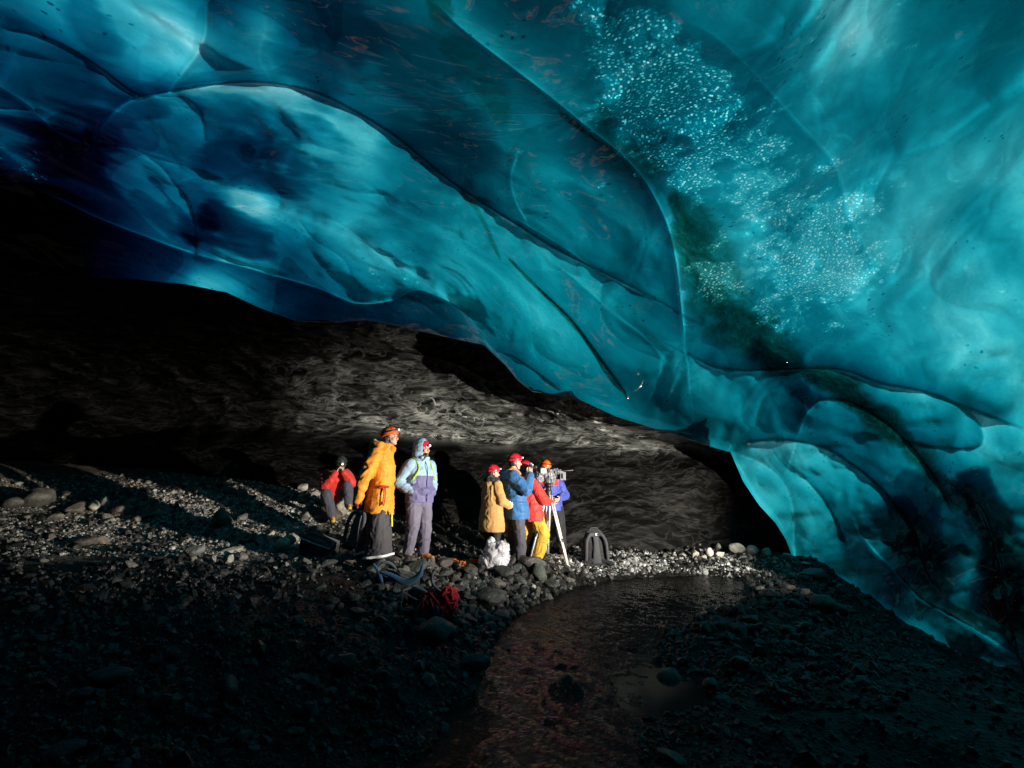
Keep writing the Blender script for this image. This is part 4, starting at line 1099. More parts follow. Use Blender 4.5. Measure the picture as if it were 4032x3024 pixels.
# ---- hooded woman in aqua and violet, hands in her pockets
def aqua_person():
    Y = 7.85; base = at(1643, 2200, Y); base.z = gz(base.x, base.y)
    j = dict(head=(.05, 0, 1.64), neck=(0, 0, 1.48), pelvis=(-.01, 0, .90), look=(16, 2, 0),
             shL=(0, .18, 1.40), elL=(-.10, .31, 1.12), wrL=(.07, .185, 1.0), shR=(0, -.18, 1.40), elR=(-.12, -.31, 1.12), wrR=(.06, -.185, 1.01),
             hipL=(0, .095, .87), knL=(.02, .11, .48), anL=(-.02, .13, .09), hipR=(0, -.095, .87), knR=(.03, -.12, .48), anR=(-.02, -.15, .09), toeL=(1, .25, 0), toeR=(1, -.2, 0), hdL=(.35, -.9, -.1), hdR=(.35, .9, -.1))
    root, q, Rm = person('person in a hooded pale aqua and violet jacket with both hands in the pockets', base, -44, j)
    hc = np.array(j['head'])
    S = Shape().loft([(-.005, 0, .84, .175, .225), (0, 0, .98, .18, .225), (0, 0, 1.12, .165, .21), (0, 0, 1.28, .17, .215), (-.01, 0, 1.40, .14, .20), (0, 0, 1.50, .105, .12), (.01, 0, 1.55, .10, .105)])
    arm_pieces(S, j, (.088, .080, .064), cuff=.03); S.ball((.06, 0, 1.0), (.15, .17, .10))
    S.ball(hc + Rm @ np.array([-.038, 0, .030]), (.132, .118, .150), Rm); S.ball(hc + Rm @ np.array([-.06, 0, -.07]), (.11, .11, .11)); S.cap((.10, .05, 1.50), (.105, -.05, 1.50), .035, .035)
    me = S.build('jacket', .010, 3)
    me = cut(me, lambda V: ~((((V - hc) @ Rm)[:, 0] > .052) & (np.abs(((V - hc) @ Rm)[:, 1]) < .082) & (((V - hc) @ Rm)[:, 2] > -.115) & (((V - hc) @ Rm)[:, 2] < .115)))
    wrinkle(me, .012, (5, 5, 11)); wrinkle(me, .003, (12, 12, 26))
    def fab(c):
        tor = np.abs(c[:, 1]) < .205 - .05 * (c[:, 2] > 1.12)
        low = (c[:, 2] < 1.235 + .0 * c[:, 0]) & tor & (c[:, 0] > -.1) | (c[:, 2] < .97) & (np.abs(c[:, 1]) < .24) & (c[:, 0] > -.3) & (c[:, 2] < .955)
        crown = (c[:, 2] > 1.60) & (np.abs(c[:, 1] - .03) < .035) & (c[:, 0] > -.05)
        return np.where(low | crown, 1, 0)
    paint(me, fab); link('jacket', me, [M['aqua'], M['violet']], root)
    tube('zip', [(.105, 0, 1.46), (.158, 0, 1.38), (.178, 0, 1.28), (.172, 0, 1.12), (.188, 0, .98), (.182, 0, .86)], .006, M['dark'], root)
    tube('collar_flap', [(.10, -.05, 1.46), (.155, -.02, 1.52), (.165, 0, 1.56)], .016, M['grey_wool'], root)
    S = Shape().ball((0, 0, .88), (.14, .175, .13)); leg_pieces(S, j, (.118, .098, .082), .14)
    link('trousers', wrinkle(S.build('trousers', .010, 3), .014, (8, 8, 7)), M['mauve'], root)
    boots(root, j, M['leather'], M['boot_red'], .14)
    # red head band under the hood carries the lamp
    S = Shape().ball(q(-.004, 0, .050), (.108, .087, .088), Rm)
    me = cut(S.build('helmet', .007, 2), lambda V: ((V - hc) @ Rm)[:, 2] > .028)
    hb = link('helmet', me, M['helm_red'], root)
    b = link('headlamp', Shape().box(q(.118, -.01, .050), (.016, .026, .018), Rm).build('headlamp', .004, 2), M['lamp_body'], hb)
    link('lens', Shape().ball(q(.134, -.01, .050), (.008, .017, .014), Rm).raw('lens'), M['lamp_lens'], b)
    # rucksack on the back
    for s in (1, -1):
        tube('shoulder_strap', [(-.13, s * .12, 1.42), (-.05, s * .125, 1.505), (.06, s * .125, 1.45), (.13, s * .125, 1.33), (.10, s * .20, 1.18)], .016, M['strap_lime'], root)
    return root, base
aq, aq_base = aqua_person()

# ---- person in the long tan coat, seen from behind
def tan_person():
    Y = 8.8; base = at(1935, 2192, Y); base.z = gz(base.x, base.y)
    j = dict(head=(.03, 0, 1.54), neck=(-.01, 0, 1.39), pelvis=(0, 0, .86), look=(-28, 6, 0),
             shL=(0, .17, 1.31), elL=(.04, .25, 1.04), wrL=(.22, .16, .98), shR=(0, -.17, 1.31), elR=(.02, -.26, 1.03), wrR=(.20, -.24, .95),
             hipL=(0, .09, .83), knL=(.02, .10, .45), anL=(-.01, .12, .09), hipR=(0, -.09, .83), knR=(.03, -.10, .45), anR=(.0, -.13, .09), hdR=(.8, .1, .1), hdL=(.8, -.2, .1))
    root, q, Rm = person('person in a long tan coat and red helmet seen from behind, white glove in front', base, 40, j); root.scale = (.917,) * 3
    S = Shape().loft([(0, 0, .50, .22, .265), (0, 0, .70, .21, .255), (0, 0, .95, .185, .235), (0, 0, 1.18, .17, .225), (-.01, 0, 1.30, .14, .20), (0, 0, 1.39, .105, .12)])
    arm_pieces(S, j, (.09, .085, .07), cuff=.0); S.ball((-.10, 0, 1.33), (.06, .12, .08))
    me = wrinkle(S.build('coat', .011, 3), .016, (5, 5, 6)); wrinkle(me, .003, (12, 12, 20)); link('coat', me, M['tan'], root)
    S = Shape()
    for a in range(9): t = R(a * 40); S.ball((-.015 + .10 * math.cos(t), .105 * math.sin(t), 1.415), .055)
    link('scarf', wrinkle(S.build('scarf', .010, 2), .010, (12, 12, 20)), M['black'], root)
    S = Shape().ball(q(-.035, 0, -.01), (.088, .084, .105), Rm).ball(q(-.05, 0, -.09), (.07, .08, .08), Rm)
    link('hair', wrinkle(S.build('hair', .008, 2), .006, (20, 20, 8)), M['hair'], root)
    S = Shape().ball((0, 0, .84), (.13, .16, .12)); leg_pieces(S, j, (.11, .085, .075), .10)
    link('trousers', wrinkle(S.build('trousers', .011, 3), .012, (8, 8, 10)), M['black'], root)
    boots(root, j, M['boot_dark'])
    S = Shape(); hand_pieces(S, j['wrR'], (.8, .1, .1), (0, 1, 0), -1, 40); S.ball(np.array(j['wrR']) + [.03, 0, .0], (.05, .045, .05))
    me = S.build('glove', .007, 1); V = get_co(me); set_co(me, V + get_no(me) * .007); link('glove', me, M['glove_white'], root)
    helmet(root, q, Rm, M['helm_red'])
tan_person()

# ---- man in the blue jacket lifting a small camera to his eye
def blue_man():
    Y = 9.05; base = at(2032, 2205, Y); base.z = gz(base.x, base.y)
    j = dict(head=(-.015, 0, 1.68), neck=(-.06, 0, 1.52), pelvis=(-.01, 0, .93), look=(4, 4, 0),
             shL=(-.05, .19, 1.44), elL=(.20, .27, 1.24), wrL=(.24, .09, 1.50), shR=(-.06, -.20, 1.43), elR=(.15, -.30, 1.20), wrR=(.235, -.12, 1.47),
             hipL=(-.02, .10, .90), knL=(-.03, .11, .50), anL=(-.10, .12, .09), hipR=(.02, -.10, .90), knR=(.06, -.12, .50), anR=(.07, -.13, .09), hdL=(.15, -.15, .8), hdR=(.1, .2, .8), palmL=(-.3, -1, 0), palmR=(-.3, 1, 0), curl=35)
    root, q, Rm = person('tall man in a blue jacket and red helmet lifting both hands to his face', base, 4, j); root.scale = (1.017,) * 3
    S = Shape().loft([(.03, 0, .73, .205, .245), (.025, 0, .88, .205, .245), (0, 0, 1.05, .19, .23), (-.02, 0, 1.25, .19, .24), (-.05, 0, 1.42, .16, .22), (-.06, 0, 1.53, .115, .14), (-.055, 0, 1.57, .10, .11)])
    arm_pieces(S, j, (.105, .095, .068), cuff=-.01); S.ball((-.19, 0, 1.43), (.11, .14, .10)); S.ball((-.15, 0, 1.50), (.09, .15, .06))
    me = wrinkle(S.build('jacket', .011, 3), .017, (5, 5, 10)); wrinkle(me, .003, (12, 12, 24))
    paint(me, lambda c: ((c[:, 0] < -.15) & (c[:, 2] > 1.40) & (c[:, 1] < .02)).astype(int)); link('jacket', me, [M['blue'], M['pale_blue']], root)
    tube('collar_edge', [(-.15, -.14, 1.53), (-.08, -.15, 1.565), (.0, -.135, 1.545), (.05, -.10, 1.50), (.09, -.06, 1.44)], .022, M['tan'], root)
    S = Shape().ball((0, 0, .90), (.145, .175, .13)); leg_pieces(S, j, (.118, .10, .085), .07)
    link('trousers', wrinkle(S.build('trousers', .011, 3), .015, (8, 8, 8)), M['slate'], root)
    boots(root, j, M['boot_dark'])
    link('hair', Shape().ball(q(-.03, 0, -.005), (.082, .082, .09), Rm).build('hair', .008, 2), M['hair'], root)
    helmet(root, q, Rm, M['helm_red'])
    return root, base, j
bl, bl_base, bl_j = blue_man()

# ---- assistant in red jacket and mustard trousers at the film camera
def red_person():
    Y = 9.25; base = at(2098, 2214, Y); base.z = gz(base.x, base.y)
    j = dict(head=(-.10, .10, 1.60), neck=(-.10, .07, 1.45), pelvis=(0, 0, .86), look=(-36, 8, -8),
             shL=(-.04, .22, 1.36), elL=(.16, .27, 1.12), wrL=(.34, .18, 1.08), shR=(-.05, -.13, 1.34), elR=(.12, -.25, 1.05), wrR=(.30, -.16, 1.0),
             hipL=(-.02, .10, .83), knL=(-.08, .14, .46), anL=(-.20, .14, .16), hipR=(.01, -.10, .83), knR=(.14, -.14, .47), anR=(.02, -.14, .09), palmR=(0, .6, .8), palmL=(0, -.6, .8))
    root, q, Rm = person('person in a red jacket and mustard yellow trousers bending to the film camera', base, 20, j)
    S = Shape().loft([(.0, -.01, .70, .20, .24), (0, 0, .86, .195, .235), (-.02, .02, 1.02, .18, .22), (-.05, .04, 1.2, .175, .22), (-.08, .06, 1.34, .15, .20), (-.10, .07, 1.45, .11, .125), (-.10, .075, 1.49, .10, .105)])
    arm_pieces(S, j, (.095, .085, .062), cuff=-.01)
    me = wrinkle(S.build('jacket', .011, 3), .015, (7, 7, 10)); link('jacket', me, M['red'], root)
    S = Shape().ball((0, 0, .84), (.15, .18, .13)); leg_pieces(S, j, (.122, .115, .095), .05)
    link('trousers', wrinkle(S.build('trousers', .011, 3), .018, (8, 8, 8)), M['mustard'], root)
    boots(root, j, M['boot_dark'])
    S = Shape().ball(q(-.02, 0, -.01), (.096, .084, .12), Rm).cap(q(-.03, 0, -.06), j['neck'], .075, .085)
    link('balaclava', cut(S.build('balaclava', .008, 2), lambda V: ((V - np.array(j['head'])) @ Rm)[:, 0] < .05), M['grey_wool'], root)
    helmet(root, q, Rm, M['helm_red'])
red_person()

# ---- camera operator facing us behind the camera
def operator():
    Y = 9.75; base = at(2176, 2196, Y); base.z = gz(base.x, base.y)
    j = dict(head=(.10, -.13, 1.62), neck=(.05, -.09, 1.48), pelvis=(0, 0, .90), look=(8, 10, -6),
             shL=(.03, .10, 1.40), elL=(.06, .25, 1.12), wrL=(.26, .10, 1.06), shR=(.03, -.27, 1.38), elR=(.14, -.36, 1.12), wrR=(.34, -.24, 1.16),
             hipL=(0, .10, .87), knL=(.03, .15, .48), anL=(0, .19, .09), hipR=(0, -.10, .87), knR=(.03, -.16, .48), anR=(0, -.20, .09), palmL=(0, -1, .2), palmR=(0, 1, .2))
    root, q, Rm = person('camera operator in an indigo jacket and orange helmet behind the tripod', base, -84, j)
    S = Shape().loft([(0, 0, .84, .16, .20), (0, 0, .98, .16, .20), (.01, -.03, 1.14, .165, .21), (.03, -.06, 1.3, .16, .21), (.04, -.08, 1.40, .135, .19), (.05, -.09, 1.49, .10, .115)])
    arm_pieces(S, j, (.09, .08, .06), cuff=-.01)
    me = wrinkle(S.build('jacket', .011, 3), .014, (7, 7, 11))
    paint(me, lambda c: ((c[:, 2] > 1.30) & (c[:, 1] < .11) & (c[:, 1] > -.22)).astype(int)); link('jacket', me, [M['indigo'], M['red']], root)
    S = Shape().ball((0, 0, .88), (.14, .17, .13)); leg_pieces(S, j, (.115, .098, .085), .07)
    link('trousers', wrinkle(S.build('trousers', .011, 3), .016, (8, 8, 9)), M['black'], root)
    boots(root, j, M['boot_red'])
    helmet(root, q, Rm, M['helm_orange'], lamp=False)
operator()

# ---- crew member sitting on a boulder in a red jacket
def sitter():
    Y = 10.0; base = at(1308, 2052, Y); base.z = gz(base.x, base.y)
    j = dict(head=(.16, .06, 1.00), neck=(.04, .03, .89), pelvis=(-.18, 0, .46), look=(6, 34, 0),
             shL=(.0, .19, .84), elL=(.20, .27, .68), wrL=(.26, .11, .86), shR=(-.0, -.16, .82), elR=(.18, -.17, .60), wrR=(.27, -.02, .84),
             hipL=(-.16, .11, .46), knL=(.22, .20, .66), anL=(.20, .24, .30), hipR=(-.16, -.11, .46), knR=(.24, -.15, .50), anR=(.22, -.02, .09), palmL=(-.3, -1, 0), palmR=(-.3, 1, 0), hdL=(-.05, -.25, .8), hdR=(-.05, .25, .8), curl=40)
    root, q, Rm = person('crew member in a red jacket sitting on a boulder with hands at the mouth', base, -66, j); root.scale = (1.08,) * 3
    S = Shape().chain([(-.18, 0, .44), (-.10, 0, .60), (-.02, .01, .76), (.02, .03, .86)], [.165, .175, .175, .13], 16); S.ball((-.02, .02, .80), (.13, .22, .10)); S.ball((-.08, 0, .62), (.16, .20, .14))
    arm_pieces(S, j, (.095, .085, .062), cuff=-.01)
    me = wrinkle(S.build('jacket', .011, 3), .014, (7, 7, 10)); link('jacket', me, M['red'], root)
    S = Shape().ball((-.17, 0, .45), (.15, .19, .13)); leg_pieces(S, j, (.115, .092, .075), .09)
    link('trousers', wrinkle(S.build('trousers', .010, 3), .012, (8, 8, 8)), M['slate'], root)
    boots(root, j, M['mustard'])
    link('hair', Shape().ball(q(-.03, .0, -.02), (.085, .085, .10), Rm).ball(q(-.03, -.06, -.09), (.05, .04, .07), Rm).build('hair', .008, 2), M['hair'], root)
    helmet(root, q, Rm, M['helm_dark'])
    return base
sit_base = sitter()
# ------------------------------------------------------------------ the crew's gear
M['silver'] = simple('brushed_aluminium', (.72, .72, .70), .35, .5, metal=.25, vary=.1)
M['cover'] = simple('clear_grey_rain_cover', (.14, .14, .15), .4, .5, scale=14)
M['cam_white'] = simple('white_card', (.85, .82, .74), .4)
M['matte'] = simple('grey_matte_box', (.20, .20, .21), .5)
M['bag_white'] = simple('white_plastic_sack', (.42, .41, .44), .4, .5, scale=9, trans=.1)
M['bag_grey'] = cloth_mat('grey_pack_cloth', (.045, .045, .05))
M['bag_dark'] = cloth_mat('black_pack_cloth', (.014, .014, .016))
M['bag_blue'] = cloth_mat('blue_pad_foam', (.015, .07, .145))
M['pad_grey'] = cloth_mat('blue_grey_pad_foam', (.10, .12, .15))
M['bag_red'] = cloth_mat('red_pack_cloth', (.50, .010, .022))
M['rope'] = simple('orange_rope', (.55, .12, .02), .8, scale=300, bump=.5)
M['orange'] = simple('orange_webbing', (.75, .18, .02), .6)

def tripod_and_camera():
    Y = 9.2; ap = at(2160, 1945, Y)
    root = thing('tripod', 'silver film tripod with twin tube legs carrying the film camera', 'tripod', (ap.x, ap.y, gz(ap.x, ap.y)))
    b = np.array(root.location); A = np.array(ap) - b
    feet = []
    for px, Yf in ((2240, 8.95), (2156, 9.45), (2084, 9.1)):
        x = at(px, 2210, Yf).x; feet.append(np.array([x, Yf, gz(x, Yf)]) - b)
    S = Shape().cap(A + [0, 0, -.06], A + [0, 0, .04], .055, .06, 16).cap(A + [0, 0, .05], A + [0, 0, .12], .05, .045, 16).box(A + [0, 0, .17], (.075, .05, .05)); S.cap(A + [0, .07, .15], A + [0, -.07, .15], .04, .04, 14)
    hd = link('tripod_head', S.build('tripod_head', .006, 1), M['dark'], root)
    tube('pan_handle', [A + [-.05, .06, .13], A + [-.15, .22, .05], A + [-.12, .38, 0]], .012, M['dark'], hd)
    for f in feet:
        d = f - A; h = np.array([d[0], d[1], 0]); h /= np.linalg.norm(h); s = np.cross(h, [0, 0, 1.0])
        top = A + h * .045 + np.array([0, 0, -.03]); mid = top + (f - top) * .60; S = Shape()
        for sg in (1, -1): S.cap(top + s * .030 * sg, mid + s * .026 * sg, .014, .014, 8)
        lg = link('leg', S.raw('leg'), M['silver'], root)
        S = Shape()
        for sg in (1, -1): S.cap(top + (f - top) * .42 + s * .020 * sg, f + s * .016 * sg + [0, 0, .03], .0115, .0115, 8)
        link('lower_tube', S.raw('lower_tube'), M['silver'], lg)
        link('clamp', Shape().ball(mid, (.045, .03, .03)).raw('clamp'), M['dark'], lg); link('foot', Shape().ball(f + [0, 0, .02], (.03, .025, .022)).raw('foot'), M['dark'], lg)
    c = thing('film_camera', 'film camera on the silver tripod under a crumpled grey rain cover', 'camera', tuple(np.array(ap) + [0, 0, .22]), R(-4)); c.scale = (.9, .9, .9)
    S = Shape().box((0, 0, .09), (.15, .065, .085)).box((-.19, 0, .08), (.05, .05, .06)); link('camera_body', S.build('camera_body', .008, 1), M['dark'], c)
    link('lens', Shape().cap((.14, 0, .09), (.24, 0, .09), .05, .055, 18).build('lens', .007, 1), M['dark'], c)
    mb = link('matte_box', Shape().box((.285, 0, .10), (.055, .095, .080)).build('matte_box', .007, 1), M['matte'], c)
    link('matte_opening', Shape().box((.343, 0, .10), (.004, .075, .060)).raw('matte_opening'), M['vent'], mb)
    for z in (.07, .13): link('filter_slot', Shape().box((.27 + (z - .1) * .3, -.096, .10), (.006, .004, .05)).raw('filter_slot'), M['vent'], mb)
    me = Shape().box((.37, 0, .205), (.12, .10, .004), rotm(pitch=-4)).raw('top_flag'); link('top_flag', me, M['cover'], mb)
    S = Shape().ball((-.03, 0, .14), (.20, .11, .105)).ball((-.14, -.02, .17), (.11, .12, .09)).ball((.14, -.01, .19), (.16, .09, .05)).ball((-.18, -.06, .05), (.09, .06, .10)).ball((.05, -.06, .06), (.10, .05, .09)).ball((.02, .03, .02), (.12, .05, .10))
    me = S.build('rain_cover', .009, 1); wrinkle(me, .022, (11, 11, 9), fine=.6); link('rain_cover', me, M['cover'], c)
    vf = link('viewfinder', Shape().box((-.10, -.13, .20), (.062, .018, .052), rotm(yaw=18)).build('viewfinder', .006, 2), M['dark'], c)
    link('white_card', Shape().box((-.095, -.152, .20), (.056, .004, .046), rotm(yaw=18)).raw('white_card'), M['cam_white'], vf)
tripod_and_camera()

# small camera held to the eye by the man in blue
def hand_camera():
    base = bl_base; s = 1.017; p = Matrix.Rotation(R(4), 3, 'Z') @ (Vector((.26, -.015, 1.60)) * s) + base
    t = thing('hand_camera', 'small black camera held up in front of the face of the man in blue', 'camera', p, R(4))
    link('camera_body', Shape().box((0, 0, 0), (.028, .062, .042)).build('camera_body', .006, 1), M['dark'], t)
    link('lens', Shape().cap((.03, .01, 0), (.085, .01, 0), .030, .033, 14).build('lens', .006, 1), M['dark'], t)
    link('flash', Shape().box((0, 0, .056), (.018, .024, .018)).build('flash', .005, 1), M['lamp_body'], t)
hand_camera()

def rucksack(label, loc, rz, H=.6, W=.42, D=.22, main='bag_dark', pad='bag_grey', tilt=0, scale=1, group=None):
    """rucksack seen from its carrying side, which is its own -y side"""
    t = thing('rucksack', label, 'rucksack', loc, R(rz), group); T = rotm(pitch=0, roll=tilt)
    tr = lambda p: T @ np.array(p, float)
    S = Shape().loft([(0, .02, .02, W * .46, D * .42), (0, .02, .10, W * .5, D * .5), (0, .02, H * .55, W * .48, D * .5), (0, .03, H * .82, W * .42, D * .42), (0, .03, H * .95, W * .34, D * .34), (0, .03, H, W * .2, D * .2)], p=3.2)
    S.ball((0, .03 + D * .45, H * .35), (W * .36, D * .3, H * .25))
    S.V = [v @ T.T for v in S.V]; me = wrinkle(S.build('pack_body', .010, 2), .008, (8, 8, 9)); b = link('pack_body', me, M[main], t)
    S = Shape().loft([(0, -D * .46, .05, W * .20, .028), (0, -D * .50, H * .30, W * .16, .030), (0, -D * .48, H * .62, W * .11, .03), (0, -D * .42, H * .80, W * .12, .025)], p=3); S.V = [v @ T.T for v in S.V]
    link('back_panel', S.build('back_panel', .008, 2), M[pad], t)
    for s in (1, -1):
        pts = [tr((s * W * .10, -D * .40, H * .86)), tr((s * W * .26, -D * .55, H * .84)), tr((s * W * .40, -D * .60, H * .66)), tr((s * W * .43, -D * .58, H * .40)), tr((s * W * .46, -D * .5, H * .12))]
        S = Shape(); pl = smooth_line(pts, 4); S.chain(pl, [.030] * len(pl), 8); me = S.build('shoulder_strap', .008, 2); link('shoulder_strap', me, M[pad], t)
        tube('hip_belt', [tr((s * W * .2, -D * .45, .10)), tr((s * W * .5, -D * .55, .07)), tr((s * W * .66, -D * .5, .04))], .030, M[main], t)
    tube('grab_handle', [tr((-.08, -.02, H * .98)), tr((-.05, -.02, H * 1.05)), tr((.05, -.02, H * 1.05)), tr((.08, -.02, H * .98))], .012, M[pad], t)
    link('label_patch', Shape().box(tr((.02, -D * .46, H * .86)), (.03, .004, .022), T).raw('label_patch'), M['white_trim'], t)
    return t

p = at(2346, 2203, 9.55); rucksack('grey and black rucksack standing alone on the white ice chips, straps towards us', (p.x, p.y, gz(p.x, p.y) - .01), 4, .63, .43, .24, 'bag_dark', 'bag_grey', -8)
p = at(1405, 2172, 8.1); rucksack('dark rucksack leaning behind the man in the golden parka', (p.x, p.y, gz(p.x, p.y) - .02), -28, .66, .40, .26, 'bag_dark', 'slate', -14)
# the pack of the hooded person hangs on her back
def worn_pack():
    m = Matrix.Translation(aq_base) @ Matrix.Rotation(R(-44), 4, 'Z'); p = m @ Vector((-.26, 0, .98))
    t = thing('rucksack', 'red and black rucksack on the back of the person in aqua and violet', 'rucksack', p, R(-44))
    S = Shape().loft([(0, 0, 0, .10, .15), (-.03, 0, .08, .14, .17), (-.03, 0, .32, .14, .165), (-.01, 0, .46, .09, .12)], p=2.8)
    me = wrinkle(S.build('pack_body', .010, 2), .010, (8, 8, 8)); paint(me, lambda c: ((c[:, 2] < .16) | (c[:, 2] > .40)).astype(int)); link('pack_body', me, [M['bag_dark'], M['bag_red']], t)
    tube('compression_strap', [(-.02, -.172, .26), (-.10, -.17, .24), (-.17, -.08, .24)], .010, M['strap_red'], t)
    tube('compression_strap', [(-.02, .172, .26), (-.10, .17, .24), (-.17, .08, .24)], .010, M['strap_red'], t)
worn_pack()

def white_sack():
    p = at(1950, 2240, 8.2); z = gz(p.x, p.y)
    S = Shape().loft([(0, 0, -.04, .19, .15), (.02, 0, .10, .21, .16), (.01, 0, .24, .17, .13), (-.04, 0, .34, .09, .08)]).ball((.10, -.05, .24), (.12, .10, .13)).ball((-.12, -.02, .05), (.12, .12, .09)).ball((-.07, 0, .36), (.06, .05, .05))
    me = S.build('plastic_sack', .009, 1); wrinkle(me, .022, (5, 5, 5), fine=.4); wrinkle(me, .005, (14, 14, 14))
    o = link('plastic_sack', me, M['bag_white']); o.location = (p.x, p.y, z)
    tag(o, 'crumpled white plastic sack on the dark stones at the feet of the group', 'bag')
white_sack()

def camera_bag():
    p = at(1256, 2168, 7.75); z = gz(p.x, p.y)
    t = thing('camera_bag', 'black padded bag with a white piped lid lying tilted on the stones', 'bag', (p.x, p.y, z + .10), R(-10)); T = rotm(pitch=17, roll=12)
    S = Shape().box((0, 0, 0), (.24, .14, .085), T); me = wrinkle(S.build('bag_body', .009, 4), .008, (9, 9, 9)); link('bag_body', me, M['bag_dark'], t)
    S = Shape().box(T @ np.array([0, 0, .105]), (.235, .135, .022), T); lid = link('bag_lid', wrinkle(S.build('bag_lid', .008, 3), .006, (10, 10, 10)), M['bag_grey'], t)
    tube('lid_piping', [T @ np.array([-.245, -.150, .100]), T @ np.array([0, -.162, .098]), T @ np.array([.245, -.150, .100])], .009, M['white_trim'], lid)
    tube('base_piping', [T @ np.array([-.24, -.145, -.075]), T @ np.array([-.05, -.155, -.08]), T @ np.array([.10, -.15, -.085])], .010, M['pad_grey'], t)
    link('front_pocket', Shape().box(T @ np.array([.04, -.155, -.005]), (.10, .016, .055), T).build('front_pocket', .007, 2), M['bag_grey'], t)
    tube('zip_tag', [T @ np.array([.25, -.13, .07]), T @ np.array([.262, -.14, .03]), T @ np.array([.258, -.15, -.01])], .010, M['orange'], t)
    tube('carry_strap', [T @ np.array([-.2, -.05, .13]), T @ np.array([-.1, -.06, .17]), T @ np.array([.1, -.06, .165]), T @ np.array([.2, -.05, .13])], .012, M['bag_dark'], t)
camera_bag()

def rope_coil():
    p = at(1836, 2212, 8.35); z = gz(p.x, p.y); S = Shape()
    rs = np.random.RandomState(3)
    for k in range(9):
        a0 = rs.uniform(0, 6); rx = .17 + .05 * rs.rand(); ry = .08 + .04 * rs.rand(); pts = []
        for i in range(22):
            a = a0 + 2 * math.pi * i / 21 * .97
            pts.append([rx * math.cos(a) + .02 * math.sin(3 * a + k), ry * math.sin(a), .02 + .010 * k + .02 * math.sin(2 * a + k)])
        S.chain(pts, [.0085] * len(pts), 5)
    pts = smooth_line([(.16, 0, .05), (.25, .03, .07), (.33, -.02, .03), (.40, .03, .02)], 5); S.chain(pts, [.0085] * len(pts), 5)
    o = link('rope_coil', S.raw('rope_coil'), M['rope']); o.location = (p.x, p.y, z); tag(o, 'loose coil of orange rope on the stones beside the white sack', 'rope')
rope_coil()

def px_pts(lst, Y0, dy=0.0):
    return [np.array(at(x, y, Y0 + (dy * (2300 - y) / 100.0))) for x, y in lst]
def flat_pad(name, pts, w, th, mat_, parent, org):
    """soft padded strip along a line; w in metres across the line"""
    pl = smooth_line(np.array(pts) - org, 5); S = Shape(); n = len(pl)
    for i in range(n):
        d = pl[min(i + 1, n - 1)] - pl[max(i - 1, 0)]; d /= np.linalg.norm(d); u = np.cross(d, [0, 1.0, 0]); u /= np.linalg.norm(u); k = math.sin(math.pi * (i + .9) / (n + .8)) ** .6
        S.ball(pl[i], (max(.02, np.linalg.norm(pl[min(i + 1, n - 1)] - pl[max(i - 1, 0)]) * .75), th, w * k), np.stack([d, np.cross(u, d), u], -1), 10, 7)
    return link(name, S.build(name, .007, 3), mat_, parent)

def blue_pack():
    Y = 5.9; o = np.array(at(1560, 2320, Y)); o[2] = gz(o[0], o[1])
    t = thing('rucksack', 'dark rucksack lying in shade on the bank with blue padded hip belt upwards', 'rucksack', tuple(o))
    c = np.array(at(1555, 2275, Y + .1)) - o
    S = Shape().ball(c + [0, .12, -.05], (.26, .2, .12)).ball(c + [-.12, .1, -.02], (.14, .16, .10)); link('pack_body', wrinkle(S.build('pack_body', .010, 3), .014, (8, 8, 8)), M['bag_dark'], t)
    flat_pad('hip_belt', px_pts([(1500, 2252), (1545, 2268), (1585, 2290), (1622, 2286), (1652, 2262), (1666, 2225)], Y - .12), .038, .022, M['bag_blue'], t, o)
    flat_pad('hip_belt', px_pts([(1474, 2222), (1490, 2252), (1502, 2290), (1504, 2318)], Y - .12), .022, .016, M['bag_blue'], t, o)
    flat_pad('shoulder_strap', px_pts([(1492, 2232), (1512, 2216), (1540, 2222), (1576, 2256)], Y - .05), .020, .018, M['pad_grey'], t, o)
    flat_pad('back_panel', px_pts([(1508, 2242), (1560, 2262), (1612, 2282)], Y - .02), .030, .018, M['slate'], t, o)
blue_pack()
